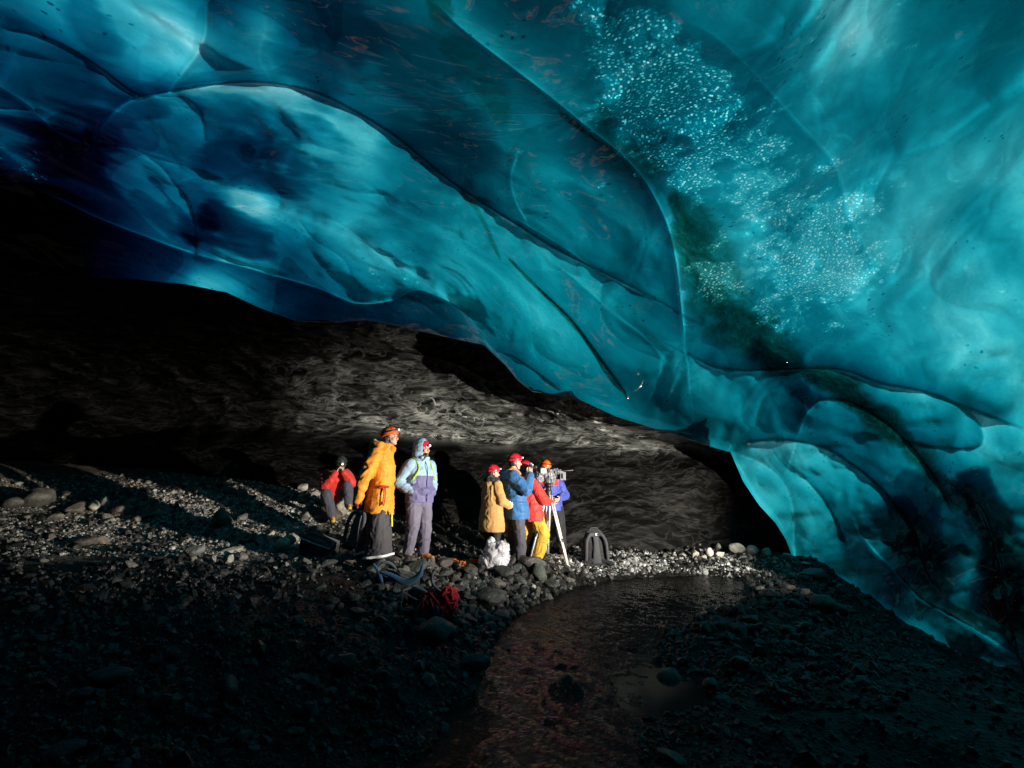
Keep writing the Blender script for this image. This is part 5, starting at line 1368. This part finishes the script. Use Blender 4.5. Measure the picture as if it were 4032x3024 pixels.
def red_pack():
    Y = 5.0; o = np.array(at(1680, 2440, Y)); o[2] = gz(o[0], o[1])
    t = thing('rucksack', 'red rucksack lying in shade with dangling straps and grey padded frame', 'rucksack', tuple(o))
    c = np.array(at(1735, 2375, Y + .12)) - o
    S = Shape().ball(c + [0, .05, -.02], (.14, .13, .13)).ball(c + [.06, .0, .07], (.10, .10, .07)).ball(c + [-.13, .03, .02], (.12, .1, .10)).ball(c + [-.03, -.04, -.08], (.13, .08, .07)); me = wrinkle(S.build('pack_body', .008, 2), .022, (12, 12, 12), fine=.7); link('pack_body', me, M['bag_red'], t)
    c2 = np.array(at(1645, 2340, Y + .15)) - o
    S = Shape().ball(c2, (.10, .08, .07)).ball(c2 + [-.03, .05, -.08], (.08, .08, .08)); link('back_panel', wrinkle(S.build('back_panel', .008, 2), .008, (12, 12, 12)), M['bag_dark'], t)
    flat_pad('shoulder_strap', px_pts([(1628, 2308), (1650, 2318), (1676, 2328)], Y - .02), .020, .018, M['pad_grey'], t, o)
    flat_pad('shoulder_strap', px_pts([(1722, 2232), (1704, 2258), (1702, 2292), (1722, 2318), (1748, 2334)], Y + .05), .014, .014, M['pad_grey'], t, o)
    flat_pad('frame_strap', px_pts([(1588, 2332), (1640, 2362), (1672, 2358)], Y - .06), .012, .010, M['mauve'], t, o)
    flat_pad('frame_strap', px_pts([(1590, 2336), (1578, 2384), (1592, 2402), (1630, 2398)], Y - .06), .010, .010, M['pad_grey'], t, o)
    flat_pad('frame_strap', px_pts([(1672, 2360), (1645, 2390), (1634, 2412)], Y - .07), .012, .010, M['mauve'], t, o)
    for ln in ([(1692, 2350), (1704, 2400), (1712, 2450)], [(1762, 2370), (1776, 2410), (1760, 2430)], [(1740, 2425), (1775, 2438), (1806, 2458)], [(1668, 2362), (1658, 2400), (1644, 2420)], [(1678, 2364), (1690, 2398), (1690, 2412)], [(1700, 2345), (1718, 2368)]):
        flat_pad('loose_strap', px_pts(ln, Y - .14), .018, .008, M['strap_red'], t, o)
    link('water_bottle', Shape().cap(np.array(at(1718, 2392, Y - .06)) - o, np.array(at(1722, 2408, Y - .06)) - o, .020, .020).build('water_bottle', .005, 1), M['bag_blue'], t)
red_pack()
# ------------------------------------------------------------------ stones
def stone_mesh(i, sub=3, angular=True):
    bm = bmesh.new(); bmesh.ops.create_icosphere(bm, subdivisions=sub, radius=1.0)
    V = np.array([v.co[:] for v in bm.verts]); rs = np.random.RandomState(900 + i)
    V = V * (1 + .22 * fbm(V * 1.1 + i * 7, 700 + i, 2))[:, None]
    for k in range(13 if angular else 5):
        n = rs.normal(size=3); n /= np.linalg.norm(n); dcut = rs.uniform(.48, .80) if angular else rs.uniform(.75, .95)
        ex = V @ n - dcut; V = V - np.clip(ex, 0, None)[:, None] * n * .93
    V = V * (1 + .035 * fbm(V * 4 + i, 720 + i, 3))[:, None]
    V *= rs.uniform(.75, 1.15, 3) * np.array([1.1, 1.0, .8])
    for v, c in zip(bm.verts, V): v.co = c
    me = bpy.data.meshes.new('rock'); bm.to_mesh(me); bm.free()
    me.polygons.foreach_set('use_smooth', [True] * len(me.polygons))
    return me
def rock_mat(name, lo_, hi_):
    t = NT(name); p = t.n('BsdfPrincipled'); t.l(p.outputs[0], t.out.inputs[0]); co = t.obj()
    rnd = t.n('ObjectInfo').outputs['Random']
    n = t.noise(co, 2.2, 6.0, .62, .4); n2 = t.noise(co, 11.0, 4.0, .6)
    vein = t.maprange(t.noise(t.vmap(co, (1, 1, 4), (.5, .4, 0)), 1.6, 3.0, .5, 1.5), .47, .52, 0, 1)
    c = t.ramp(n, [(.25, lo_), (.75, hi_)])
    br = t.maprange(rnd, 0, 1, .55, 1.5)
    mm = t.n('Mix', data_type='RGBA', blend_type='MULTIPLY'); mm.inputs[0].default_value = 1.0
    cb = t.n('CombineColor'); t.l(br, cb.inputs[0]); t.l(t.math('MULTIPLY', br, t.maprange(rnd, 0, 1, 1.03, .96)), cb.inputs[1]); t.l(t.math('MULTIPLY', br, t.maprange(rnd, 0, 1, 1.08, .86)), cb.inputs[2])
    t.l(c, mm.inputs[6]); t.l(cb.outputs[0], mm.inputs[7]); t.l(mm.outputs[2], p.inputs['Base Color'])
    t.l(t.maprange(n2, .3, .7, .30, .70), p.inputs['Roughness'])
    h = t.math('MULTIPLY_ADD', n2, .35, n); t.l(t.bump(h, .5, .06), p.inputs['Normal'])
    return t.m
RM = {'lit_grey': rock_mat('lit_grey_stone', (.11, .105, .09), (.34, .32, .28)), 'lit_brown': rock_mat('lit_brown_stone', (.09, .075, .062), (.25, .21, .18)), 'dark': rock_mat('wet_dark_basalt', (.018, .018, .017), (.075, .075, .07)), 'pale': rock_mat('pale_stone', (.20, .19, .165), (.50, .48, .43)), 'grey': rock_mat('grey_stone', (.05, .048, .042), (.16, .15, .135)), 'brown': rock_mat('brown_slab_stone', (.04, .033, .028), (.11, .092, .08)), 'green': rock_mat('dark_green_stone', (.022, .029, .025), (.085, .10, .088))}  # the light grey and brown repeat grey and brown, lightened to look lit
SM = {}
for i in range(14):
    for key in RM:
        if i == 0 or True: SM[(i, key)] = None
_base = [stone_mesh(i, 3, i < 11) for i in range(14)]
def stone(i, key):
    i %= 14
    if SM[(i, key)] is None:
        me = _base[i].copy(); me.name = 'rock'; me.materials.clear(); me.materials.append(RM[key]); SM[(i, key)] = me
    return SM[(i, key)]
rk = np.random.RandomState(77)
PLACED = []
def put_rock(px, py, w, h, key, i, label, group=None, sink=.22):
    """px, py: middle of the stone in the photo, w, h: its size there in pixels"""
    p = hit(px, py + h * .35)[0]
    if np.isnan(p[0]): return None
    m = p[1] / FPX; sx = w * m / 2; sz = h * m / 2
    o = bpy.data.objects.new('rock', stone(i, key)); COL.objects.link(o)
    o.scale = (sx, (sx + sz) / 2 * 1.0, sz * 1.15); o.location = (p[0], p[1] + sx * .4, p[2] + sz * (1 - sink))
    o.rotation_euler = (rk.uniform(-.25, .25), rk.uniform(-.25, .25), rk.uniform(0, 6.28))
    tag(o, label, 'rock', group); PLACED.append((p[0], p[1], sx)); return o
GR_PALE = 'pale rocks along the far edge of the stream'
GR_BANK = 'stones of the bank below the crew'
GR_LEFT = 'stones of the lit slope on the left'
GR_FORE = 'stones of the shaded foreground'
GR_RIGHT = 'stones of the dark right bank'
L_BANK = 'dark wet stone in the rubble of the bank below the crew'
L_LEFT = 'grey stone lying on the lit gravel slope at left'
L_FORE = 'dark stone half sunk in the shaded gravel of the foreground'
L_RIGHT = 'black stone on the dark bank between stream and ice wall'
L_PALE = 'small pale stone in the lit strip at the far edge of the stream'
ROCKS = [
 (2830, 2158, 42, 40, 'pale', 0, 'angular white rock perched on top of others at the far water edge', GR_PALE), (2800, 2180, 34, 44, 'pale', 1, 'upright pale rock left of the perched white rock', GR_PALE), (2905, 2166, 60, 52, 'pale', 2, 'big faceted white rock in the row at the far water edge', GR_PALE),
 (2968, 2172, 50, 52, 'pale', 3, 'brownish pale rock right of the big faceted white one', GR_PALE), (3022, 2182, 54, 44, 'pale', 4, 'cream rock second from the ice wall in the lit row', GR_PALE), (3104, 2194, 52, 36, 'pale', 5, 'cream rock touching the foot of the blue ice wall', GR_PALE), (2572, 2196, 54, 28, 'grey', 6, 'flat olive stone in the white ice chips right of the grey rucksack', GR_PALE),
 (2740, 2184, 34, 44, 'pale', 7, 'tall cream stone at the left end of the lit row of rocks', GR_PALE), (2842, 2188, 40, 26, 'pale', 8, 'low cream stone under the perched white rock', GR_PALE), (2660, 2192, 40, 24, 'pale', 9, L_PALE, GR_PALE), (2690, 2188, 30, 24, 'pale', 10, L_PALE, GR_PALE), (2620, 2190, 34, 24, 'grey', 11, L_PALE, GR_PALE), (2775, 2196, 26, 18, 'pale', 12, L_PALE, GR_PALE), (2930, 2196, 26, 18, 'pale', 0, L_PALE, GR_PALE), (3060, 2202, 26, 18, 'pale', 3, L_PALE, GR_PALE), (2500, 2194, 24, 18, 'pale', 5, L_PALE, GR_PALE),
 (3180, 2225, 60, 26, 'pale', 6, 'low tan slab just under the tip of the ice wall', GR_PALE),
 (1106, 2148, 46, 66, 'pale', 11, 'rounded pinkish white boulder left of the black padded bag', GR_LEFT), (1142, 2128, 52, 54, 'lit_grey', 12, 'olive boulder behind the pinkish white one', GR_LEFT), (1146, 2158, 26, 34, 'pale', 3, 'small bright white stone below the olive boulder', GR_LEFT),
 (756, 2176, 66, 52, 'pale', 1, 'cracked cream rock on the edge of the shade at left', GR_LEFT), (890, 2172, 96, 26, 'pale', 13, 'long flat cream stone on the edge of the shade', GR_LEFT), (894, 2208, 44, 46, 'pale', 4, 'egg shaped pale stone under the long flat one', GR_LEFT), (952, 2196, 44, 40, 'lit_grey', 5, 'purplish grey pointed stone beside the egg shaped one', GR_LEFT),
 (498, 2232, 66, 44, 'lit_grey', 8, 'bluish grey boulder low on the left at the border of the shade', GR_LEFT), (300, 2142, 120, 44, 'lit_brown', 2, 'long low greenish slab on the left slope', GR_LEFT),
 (112, 1972, 116, 96, 'grey', 12, 'large round boulder near the left edge', GR_LEFT), (30, 1985, 74, 74, 'grey', 13, 'rounded grey boulder cut by the left edge of the picture', GR_LEFT), (358, 1996, 66, 74, 'pale', 10, 'pale quartz boulder in the rock pile at left', GR_LEFT), (292, 2006, 100, 60, 'lit_brown', 0, 'striped purplish slab leaning left of the pale quartz boulder', GR_LEFT),
 (400, 1985, 36, 84, 'pale', 7, 'narrow upright splinter right of the pale quartz boulder', GR_LEFT), (460, 2010, 74, 74, 'lit_brown', 3, 'brown block right of the upright splinter', GR_LEFT), (300, 1962, 100, 34, 'lit_brown', 5, 'flat brown slab on top of the rock pile at left', GR_LEFT), (572, 2030, 120, 60, 'lit_brown', 6, 'smooth purplish brown slab in the gravel', GR_LEFT), (860, 2050, 100, 90, 'lit_brown', 4, 'triangular dark slab sticking out of the gravel slope', GR_LEFT),
 (240, 1948, 70, 30, 'lit_grey', 1, L_LEFT, GR_LEFT), (60, 1905, 60, 24, 'pale', 5, L_LEFT, GR_LEFT), (200, 2040, 80, 36, 'lit_grey', 3, L_LEFT, GR_LEFT), (90, 2040, 60, 26, 'lit_grey', 4, L_LEFT, GR_LEFT), (500, 1980, 46, 34, 'lit_grey', 2, L_LEFT, GR_LEFT), (890, 1935, 60, 48, 'lit_grey', 7, L_LEFT, GR_LEFT), (950, 1945, 44, 40, 'lit_grey', 8, L_LEFT, GR_LEFT), (980, 1985, 36, 30, 'lit_grey', 2, L_LEFT, GR_LEFT),
 (1340, 2000, 84, 110, 'lit_grey', 9, 'boulder the sitting crew member rests a boot on', GR_LEFT), (1190, 1925, 44, 50, 'pale', 6, 'blocky pale stone on the skyline of the slope left of the sitter', GR_LEFT),
 (1606, 2216, 58, 44, 'brown', 12, 'tan capped stone left of the red boots', GR_BANK), (1688, 2226, 44, 60, 'brown', 5, 'yellowish upright stone under the front red boot', GR_BANK), (1636, 2244, 80, 62, 'green', 1, 'mossy green boulder the hooded person stands on', GR_BANK), (1748, 2222, 84, 56, 'brown', 13, 'smooth olive boulder right of the red boots', GR_BANK), (1548, 2216, 66, 44, 'brown', 2, L_BANK, GR_BANK),
 (1590, 2246, 44, 50, 'grey', 10, L_BANK, GR_BANK), (1508, 2206, 50, 40, 'green', 3, L_BANK, GR_BANK), (1370, 2205, 76, 50, 'brown', 4, 'brown boulder right of the black padded bag', GR_BANK), (1420, 2215, 50, 44, 'grey', 7, L_BANK, GR_BANK), (1195, 2215, 50, 36, 'grey', 6, L_BANK, GR_BANK), (1290, 2225, 60, 46, 'dark', 0, L_BANK, GR_BANK),
 (1986, 2262, 72, 58, 'dark', 1, 'black boulder right under the white sack', GR_BANK), (2090, 2232, 120, 60, 'dark', 2, 'broad black slab at the feet of the man in blue', GR_BANK), (2128, 2268, 80, 84, 'green', 4, 'tall dark green block below the tripod', GR_BANK), (2045, 2288, 60, 52, 'green', 10, 'grey green boulder with a pale face under the broad black slab', GR_BANK), (1958, 2304, 74, 40, 'grey', 12, L_BANK, GR_BANK), (2176, 2306, 100, 44, 'green', 5, 'flat dark green stone at the water edge of the near bank', GR_BANK),
 (2236, 2288, 66, 30, 'grey', 6, 'lit flat stone at the tip of the bank', GR_BANK), (1934, 2366, 150, 84, 'dark', 3, 'largest wedge shaped black boulder on the stream bank', GR_BANK), (1866, 2300, 60, 44, 'green', 7, L_BANK, GR_BANK), (1850, 2256, 80, 50, 'dark', 8, L_BANK, GR_BANK), (1842, 2400, 60, 40, 'green', 0, L_BANK, GR_BANK), (1800, 2330, 60, 50, 'green', 1, L_BANK, GR_BANK), (1890, 2240, 60, 40, 'dark', 9, L_BANK, GR_BANK), (1830, 2350, 50, 40, 'dark', 2, L_BANK, GR_BANK), (2060, 2340, 70, 40, 'dark', 4, L_BANK, GR_BANK), (2010, 2420, 50, 36, 'green', 6, L_BANK, GR_BANK),
 (1718, 2508, 140, 116, 'dark', 12, 'large smooth rounded boulder below the red rucksack', GR_FORE), (1868, 2626, 110, 90, 'dark', 13, 'black boulder at the left edge of the stream in the foreground', GR_FORE), (1345, 2632, 80, 88, 'dark', 11, 'squarish boulder left of the smooth round one in the foreground', GR_FORE), (892, 2726, 58, 112, 'dark', 3, 'upright pillar shaped stone in the shaded gravel', GR_FORE), (302, 2748, 84, 74, 'dark', 10, 'blocky stone with a flat face low at the left', GR_FORE), (402, 2692, 140, 90, 'dark', 1, 'long ridge shaped boulder behind the blocky one at left', GR_FORE),
 (540, 2736, 46, 46, 'dark', 4, L_FORE, GR_FORE), (676, 2590, 44, 70, 'dark', 5, L_FORE, GR_FORE), (604, 2620, 56, 60, 'dark', 6, L_FORE, GR_FORE), (860, 2936, 44, 48, 'green', 7, L_FORE, GR_FORE), (952, 2916, 56, 52, 'green', 8, L_FORE, GR_FORE), (690, 2996, 50, 70, 'green', 9, L_FORE, GR_FORE), (210, 2980, 150, 60, 'dark', 12, 'long pale topped boulder in the lower left corner', GR_FORE), (1036, 2926, 60, 44, 'dark', 0, L_FORE, GR_FORE), (520, 3000, 40, 40, 'green', 1, L_FORE, GR_FORE), (1510, 2664, 44, 44, 'green', 2, L_FORE, GR_FORE), (1105, 2696, 40, 30, 'green', 3, L_FORE, GR_FORE), (1230, 2625, 36, 44, 'green', 4, L_FORE, GR_FORE), (1160, 2680, 50, 40, 'dark', 5, L_FORE, GR_FORE), (1060, 2670, 60, 50, 'dark', 6, L_FORE, GR_FORE), (1290, 2400, 36, 44, 'green', 7, L_FORE, GR_FORE), (1395, 2360, 60, 50, 'green', 10, L_FORE, GR_FORE), (1400, 2420, 70, 44, 'dark', 8, L_FORE, GR_FORE), (1010, 2460, 50, 44, 'green', 9, L_FORE, GR_FORE),
 (2652, 2700, 100, 92, 'dark', 12, 'black boulder standing in the still puddle', GR_FORE), (2722, 2686, 34, 24, 'dark', 2, 'little stone right of the boulder in the puddle', GR_FORE), (2810, 2706, 70, 56, 'dark', 3, 'dark stone at the right shore of the puddle', GR_FORE), (2655, 2994, 130, 44, 'green', 10, 'flat greenish stone at the bottom edge of the picture', GR_FORE), (2550, 2800, 60, 40, 'dark', 4, L_FORE, GR_FORE), (2590, 2610, 50, 50, 'dark', 5, L_FORE, GR_FORE),
 (3236, 2276, 150, 64, 'dark', 6, 'broad black boulder under the tip of the ice wall', GR_RIGHT), (3106, 2316, 56, 36, 'dark', 7, L_RIGHT, GR_RIGHT), (3040, 2346, 60, 40, 'dark', 8, L_RIGHT, GR_RIGHT), (3180, 2340, 60, 44, 'dark', 9, L_RIGHT, GR_RIGHT), (3000, 2320, 44, 30, 'grey', 10, L_RIGHT, GR_RIGHT), (3258, 2390, 80, 80, 'dark', 11, L_RIGHT, GR_RIGHT), (2836, 2466, 46, 40, 'green', 13, 'bluish stone just behind the curved shore of the near right bank', GR_RIGHT), (2900, 2480, 56, 40, 'dark', 0, L_RIGHT, GR_RIGHT), (2960, 2450, 90, 44, 'dark', 2, L_RIGHT, GR_RIGHT), (3130, 2380, 60, 40, 'dark', 3, L_RIGHT, GR_RIGHT), (3320, 2330, 70, 50, 'dark', 4, L_RIGHT, GR_RIGHT), (2920, 2620, 100, 60, 'dark', 5, L_RIGHT, GR_RIGHT),
]
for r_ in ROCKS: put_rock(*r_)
sp_ = Matrix.Rotation(R(-66), 3, 'Z') @ Vector((-.20, 0, 0)) + sit_base
o = bpy.data.objects.new('rock', stone(2, 'brown')); COL.objects.link(o); o.location = (sp_.x, sp_.y, sp_.z + .10); o.scale = (.30, .28, .26); tag(o, 'brown boulder the sitting crew member sits on', 'rock', GR_LEFT)
# further stones of each zone
def fill(n, box_, keys, wr, label, group, seed, keep=lambda x, y: True):
    rs = np.random.RandomState(seed); k = 0; tries = 0
    pxs = rs.uniform(box_[0], box_[2], n * 4); pys = rs.uniform(box_[1], box_[3], n * 4); P = hit(pxs, pys)
    for (x, y, p) in zip(pxs, pys, P):
        if k >= n: break
        if np.isnan(p[0]) or not keep(x, y): continue
        if sdist(np.array([[p[0], p[1]]]), SW)[0] < .06 or sdist(np.array([[p[0], p[1]]]), PW2)[0] < .05: continue
        w = rs.uniform(*wr) * (1.4 if rs.rand() < .15 else 1); m = p[1] / FPX * w / 2
        if any((p[0] - a) ** 2 + (p[1] - b) ** 2 < (.55 * (m + c)) ** 2 for a, b, c in PLACED): continue
        put_rock(x, y, w, w * rs.uniform(.55, .95), keys[rs.randint(len(keys))], rs.randint(14) if rs.rand() < .4 else rs.randint(11), label, group); k += 1
fill(62, (1480, 2225, 2240, 2500), ['dark', 'green', 'dark', 'grey'], (28, 62), L_BANK, GR_BANK, 11)
fill(44, (0, 1850, 1240, 2210), ['lit_grey', 'lit_brown', 'lit_grey'], (22, 48), L_LEFT, GR_LEFT, 12)
fill(50, (0, 2240, 1900, 3010), ['dark', 'green', 'dark'], (30, 66), L_FORE, GR_FORE, 13)
fill(35, (2620, 2290, 3350, 2700), ['dark', 'dark', 'green'], (28, 62), L_RIGHT, GR_RIGHT, 14)

# ------------------------------------------------------------------ gravel and ice chips: countless
def scatter(name, P, size, tones, mat_, seed, sub=1, flat=.75):
    bm = bmesh.new(); bmesh.ops.create_icosphere(bm, subdivisions=sub, radius=1.0)
    B = np.array([v.co[:] for v in bm.verts]); Fb = np.array([[v.index for v in f.verts] for f in bm.faces]); bm.free()
    rs = np.random.RandomState(seed); n = len(P); nb = len(B)
    var = np.stack([B * (1 + .34 * fbm(B * 1.3 + 9 * k, 800 + k, 2))[:, None] for k in range(12)])
    V = var[rs.randint(0, 12, n)]
    V = V * (rs.uniform(.6, 1.25, (n, 1, 3)) * np.array([1, 1, flat])) * size[:, None, None]
    q = rs.normal(size=(n, 4)); q /= np.linalg.norm(q, axis=1, keepdims=True); w, x, y, z = q.T
    Rq = np.stack([1 - 2 * (y * y + z * z), 2 * (x * y - z * w), 2 * (x * z + y * w), 2 * (x * y + z * w), 1 - 2 * (x * x + z * z), 2 * (y * z - x * w), 2 * (x * z - y * w), 2 * (y * z + x * w), 1 - 2 * (x * x + y * y)], -1).reshape(n, 3, 3)
    V = np.einsum('nij,nkj->nki', Rq, V) + P[:, None, :]
    F = (Fb[None] + (np.arange(n) * nb)[:, None, None]).reshape(-1, 3)
    me = mesh_np(name, V.reshape(-1, 3), F, smooth=sub > 1); attr(me, 'tone', np.repeat(tones, nb))
    return link(name, me, mat_)
def gravel_mat(name='gravel_stones', k=1.0):
    t = NT(name); p = t.n('BsdfPrincipled'); t.l(p.outputs[0], t.out.inputs[0]); co = t.obj()
    c = t.ramp(t.attr('tone'), [(p_, tuple(min(.6, x * k) for x in c_)) for p_, c_ in [(0, (.010, .010, .009)), (.45, (.032, .030, .027)), (.75, (.075, .070, .060)), (.93, (.16, .15, .125)), (1, (.42, .40, .34))]])
    n = t.noise(co, 60.0, 3.0); mm = t.n('Mix', data_type='RGBA', blend_type='MULTIPLY'); mm.inputs[0].default_value = 1.0
    t.l(c, mm.inputs[6]); t.l(t.ramp(n, [(.3, (.6, .6, .6)), (.7, (1.25, 1.25, 1.25))]), mm.inputs[7]); t.l(mm.outputs[2], p.inputs['Base Color'])
    t.l(t.maprange(n, .3, .7, .3, .65), p.inputs['Roughness']); t.l(t.bump(n, .4, .01), p.inputs['Normal']); return t.m
rs = np.random.RandomState(5)
N = 21000
r_ = np.exp(rs.uniform(math.log(2.2), math.log(12.5), N)); a_ = rs.uniform(-48, 44, N)
x_, y_ = r_ * np.sin(np.radians(a_)), r_ * np.cos(np.radians(a_)); P2 = np.stack([x_, y_], -1)
sd = sdist(P2, SW); sp = sdist(P2, PW2); clump = fbm(np.stack([x_ * 1.1, y_ * 1.1, 0 * x_], -1), 61, 3)
ok = (sd > .02) & (sp > .0) & (clump + rs.normal(0, .45, N) > -.35); x_, y_, r_ = x_[ok], y_[ok], r_[ok]
sz = r_ * np.exp(rs.normal(math.log(.0036), .42, len(r_))); sz = np.clip(sz, .008, .06)
tn = np.clip(rs.beta(1.6, 2.6, len(r_)) + .45 * (rs.rand(len(r_)) < .05), 0, 1)
tn = np.where(y_ + 0.15 * x_ > 6.6, tn, tn * .6) * np.where(x_ > 2.0 + .1 * y_, .5, 1)  # tone lowered in the foreground and at right to paint their shade
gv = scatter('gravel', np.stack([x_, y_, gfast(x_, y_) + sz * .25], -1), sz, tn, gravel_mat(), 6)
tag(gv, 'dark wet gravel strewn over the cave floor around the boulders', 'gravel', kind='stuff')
# angular rubble between the boulders
N = 5200
vx = np.concatenate([rs.uniform(1440, 2260, N // 3), rs.uniform(0, 2000, N // 3), rs.uniform(2500, 3500, N - 2 * (N // 3))]); vy = np.concatenate([rs.uniform(2200, 2500, N // 3), rs.uniform(2200, 3020, N // 3), rs.uniform(2270, 2800, N - 2 * (N // 3))])
Pr = hit(vx, vy); Pr = Pr[~np.isnan(Pr[:, 0])]; Pr = Pr[(sdist(Pr[:, :2], SW) > .03) & (sdist(Pr[:, :2], PW2) > .02)]
sz = np.clip(Pr[:, 1] * np.exp(rs.normal(math.log(.0052), .45, len(Pr))), .012, .085)
rb = scatter('rubble', Pr + np.array([0, 0, 1]) * (sz * .3)[:, None], sz, np.clip(rs.beta(1.6, 2.2, len(Pr)), 0, 1) * np.where(Pr[:, 0] > 1.6, .45, np.where(Pr[:, 1] < 5.5, .75, 1)), bpy.data.materials['gravel_stones'], 16, flat=.7)  # rubble darkened near the camera and at right to look shaded
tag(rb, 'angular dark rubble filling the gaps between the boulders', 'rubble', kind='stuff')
# finer gravel on the left slope, coloured pale so that it looks lit
N = 16000
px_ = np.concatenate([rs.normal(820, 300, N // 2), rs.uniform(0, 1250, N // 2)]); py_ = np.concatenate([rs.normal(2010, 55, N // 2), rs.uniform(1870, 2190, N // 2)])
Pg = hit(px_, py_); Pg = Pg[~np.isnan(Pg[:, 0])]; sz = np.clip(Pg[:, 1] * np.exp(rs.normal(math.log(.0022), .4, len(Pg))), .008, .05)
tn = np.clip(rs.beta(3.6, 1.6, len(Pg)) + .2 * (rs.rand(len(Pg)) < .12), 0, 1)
gv2 = scatter('lit_grit', Pg + np.array([0, 0, .004]), sz, tn, gravel_mat('lit_grit_stones', 3.0), 8)
tag(gv2, 'fine brown gravel coloured paler to look lit on the left slope', 'gravel', kind='stuff')
# crushed ice at the far water edge
def chips():
    N = 9500; t_ = rs.rand(N)
    vx = np.where(rs.rand(N) < .35, rs.normal(1330, 70, N), rs.uniform(1185, 1735, N)); top_ = np.interp(vx, [1185, 1260, 1330, 1450, 1600, 1700, 1740], [1198, 1192, 1192, 1196, 1196, 1200, 1215]); bot = np.interp(vx, [1185, 1260, 1350, 1450, 1550, 1650, 1740], [1222, 1252, 1245, 1238, 1246, 1262, 1250])
    vy = top_ + (bot - top_) * rs.beta(1.3, 1.6, N)
    P = hit(vx * VS, vy * VS); P = P[~np.isnan(P[:, 0])]; nz = fbm(P * np.array([1.6, 2.4, 0]), 77, 3); P = P[nz + rs.normal(0, .3, len(P)) > .05]
    sd = sdist(P[:, :2], SW); P = P[sd > -.25]; P[:, 2] = np.maximum(P[:, 2], .004)
    sz = np.exp(rs.normal(math.log(.015), .55, len(P))); sz = np.clip(sz, .008, .075)
    t = NT('crushed_ice'); p = t.n('BsdfPrincipled'); t.l(p.outputs[0], t.out.inputs[0])
    c = t.ramp(t.attr('tone'), [(0, (.05, .05, .047)), (.45, (.16, .16, .155)), (1, (.55, .55, .54))]); t.l(c, p.inputs['Base Color'])
    t.l(t.maprange(t.noise(t.obj(), 40.0), .3, .7, .15, .5), p.inputs['Roughness']); p.inputs['Subsurface Weight'].default_value = .2; p.inputs['Subsurface Radius'].default_value = (.02, .02, .02)
    o = scatter('ice_chips', P + np.array([0, 0, .01]), sz, rs.beta(1.4, 1.6, len(P)), t.m, 9, flat=.6)
    tag(o, 'white crushed ice scattered along the far edge of the stream', 'ice', kind='stuff')
chips()
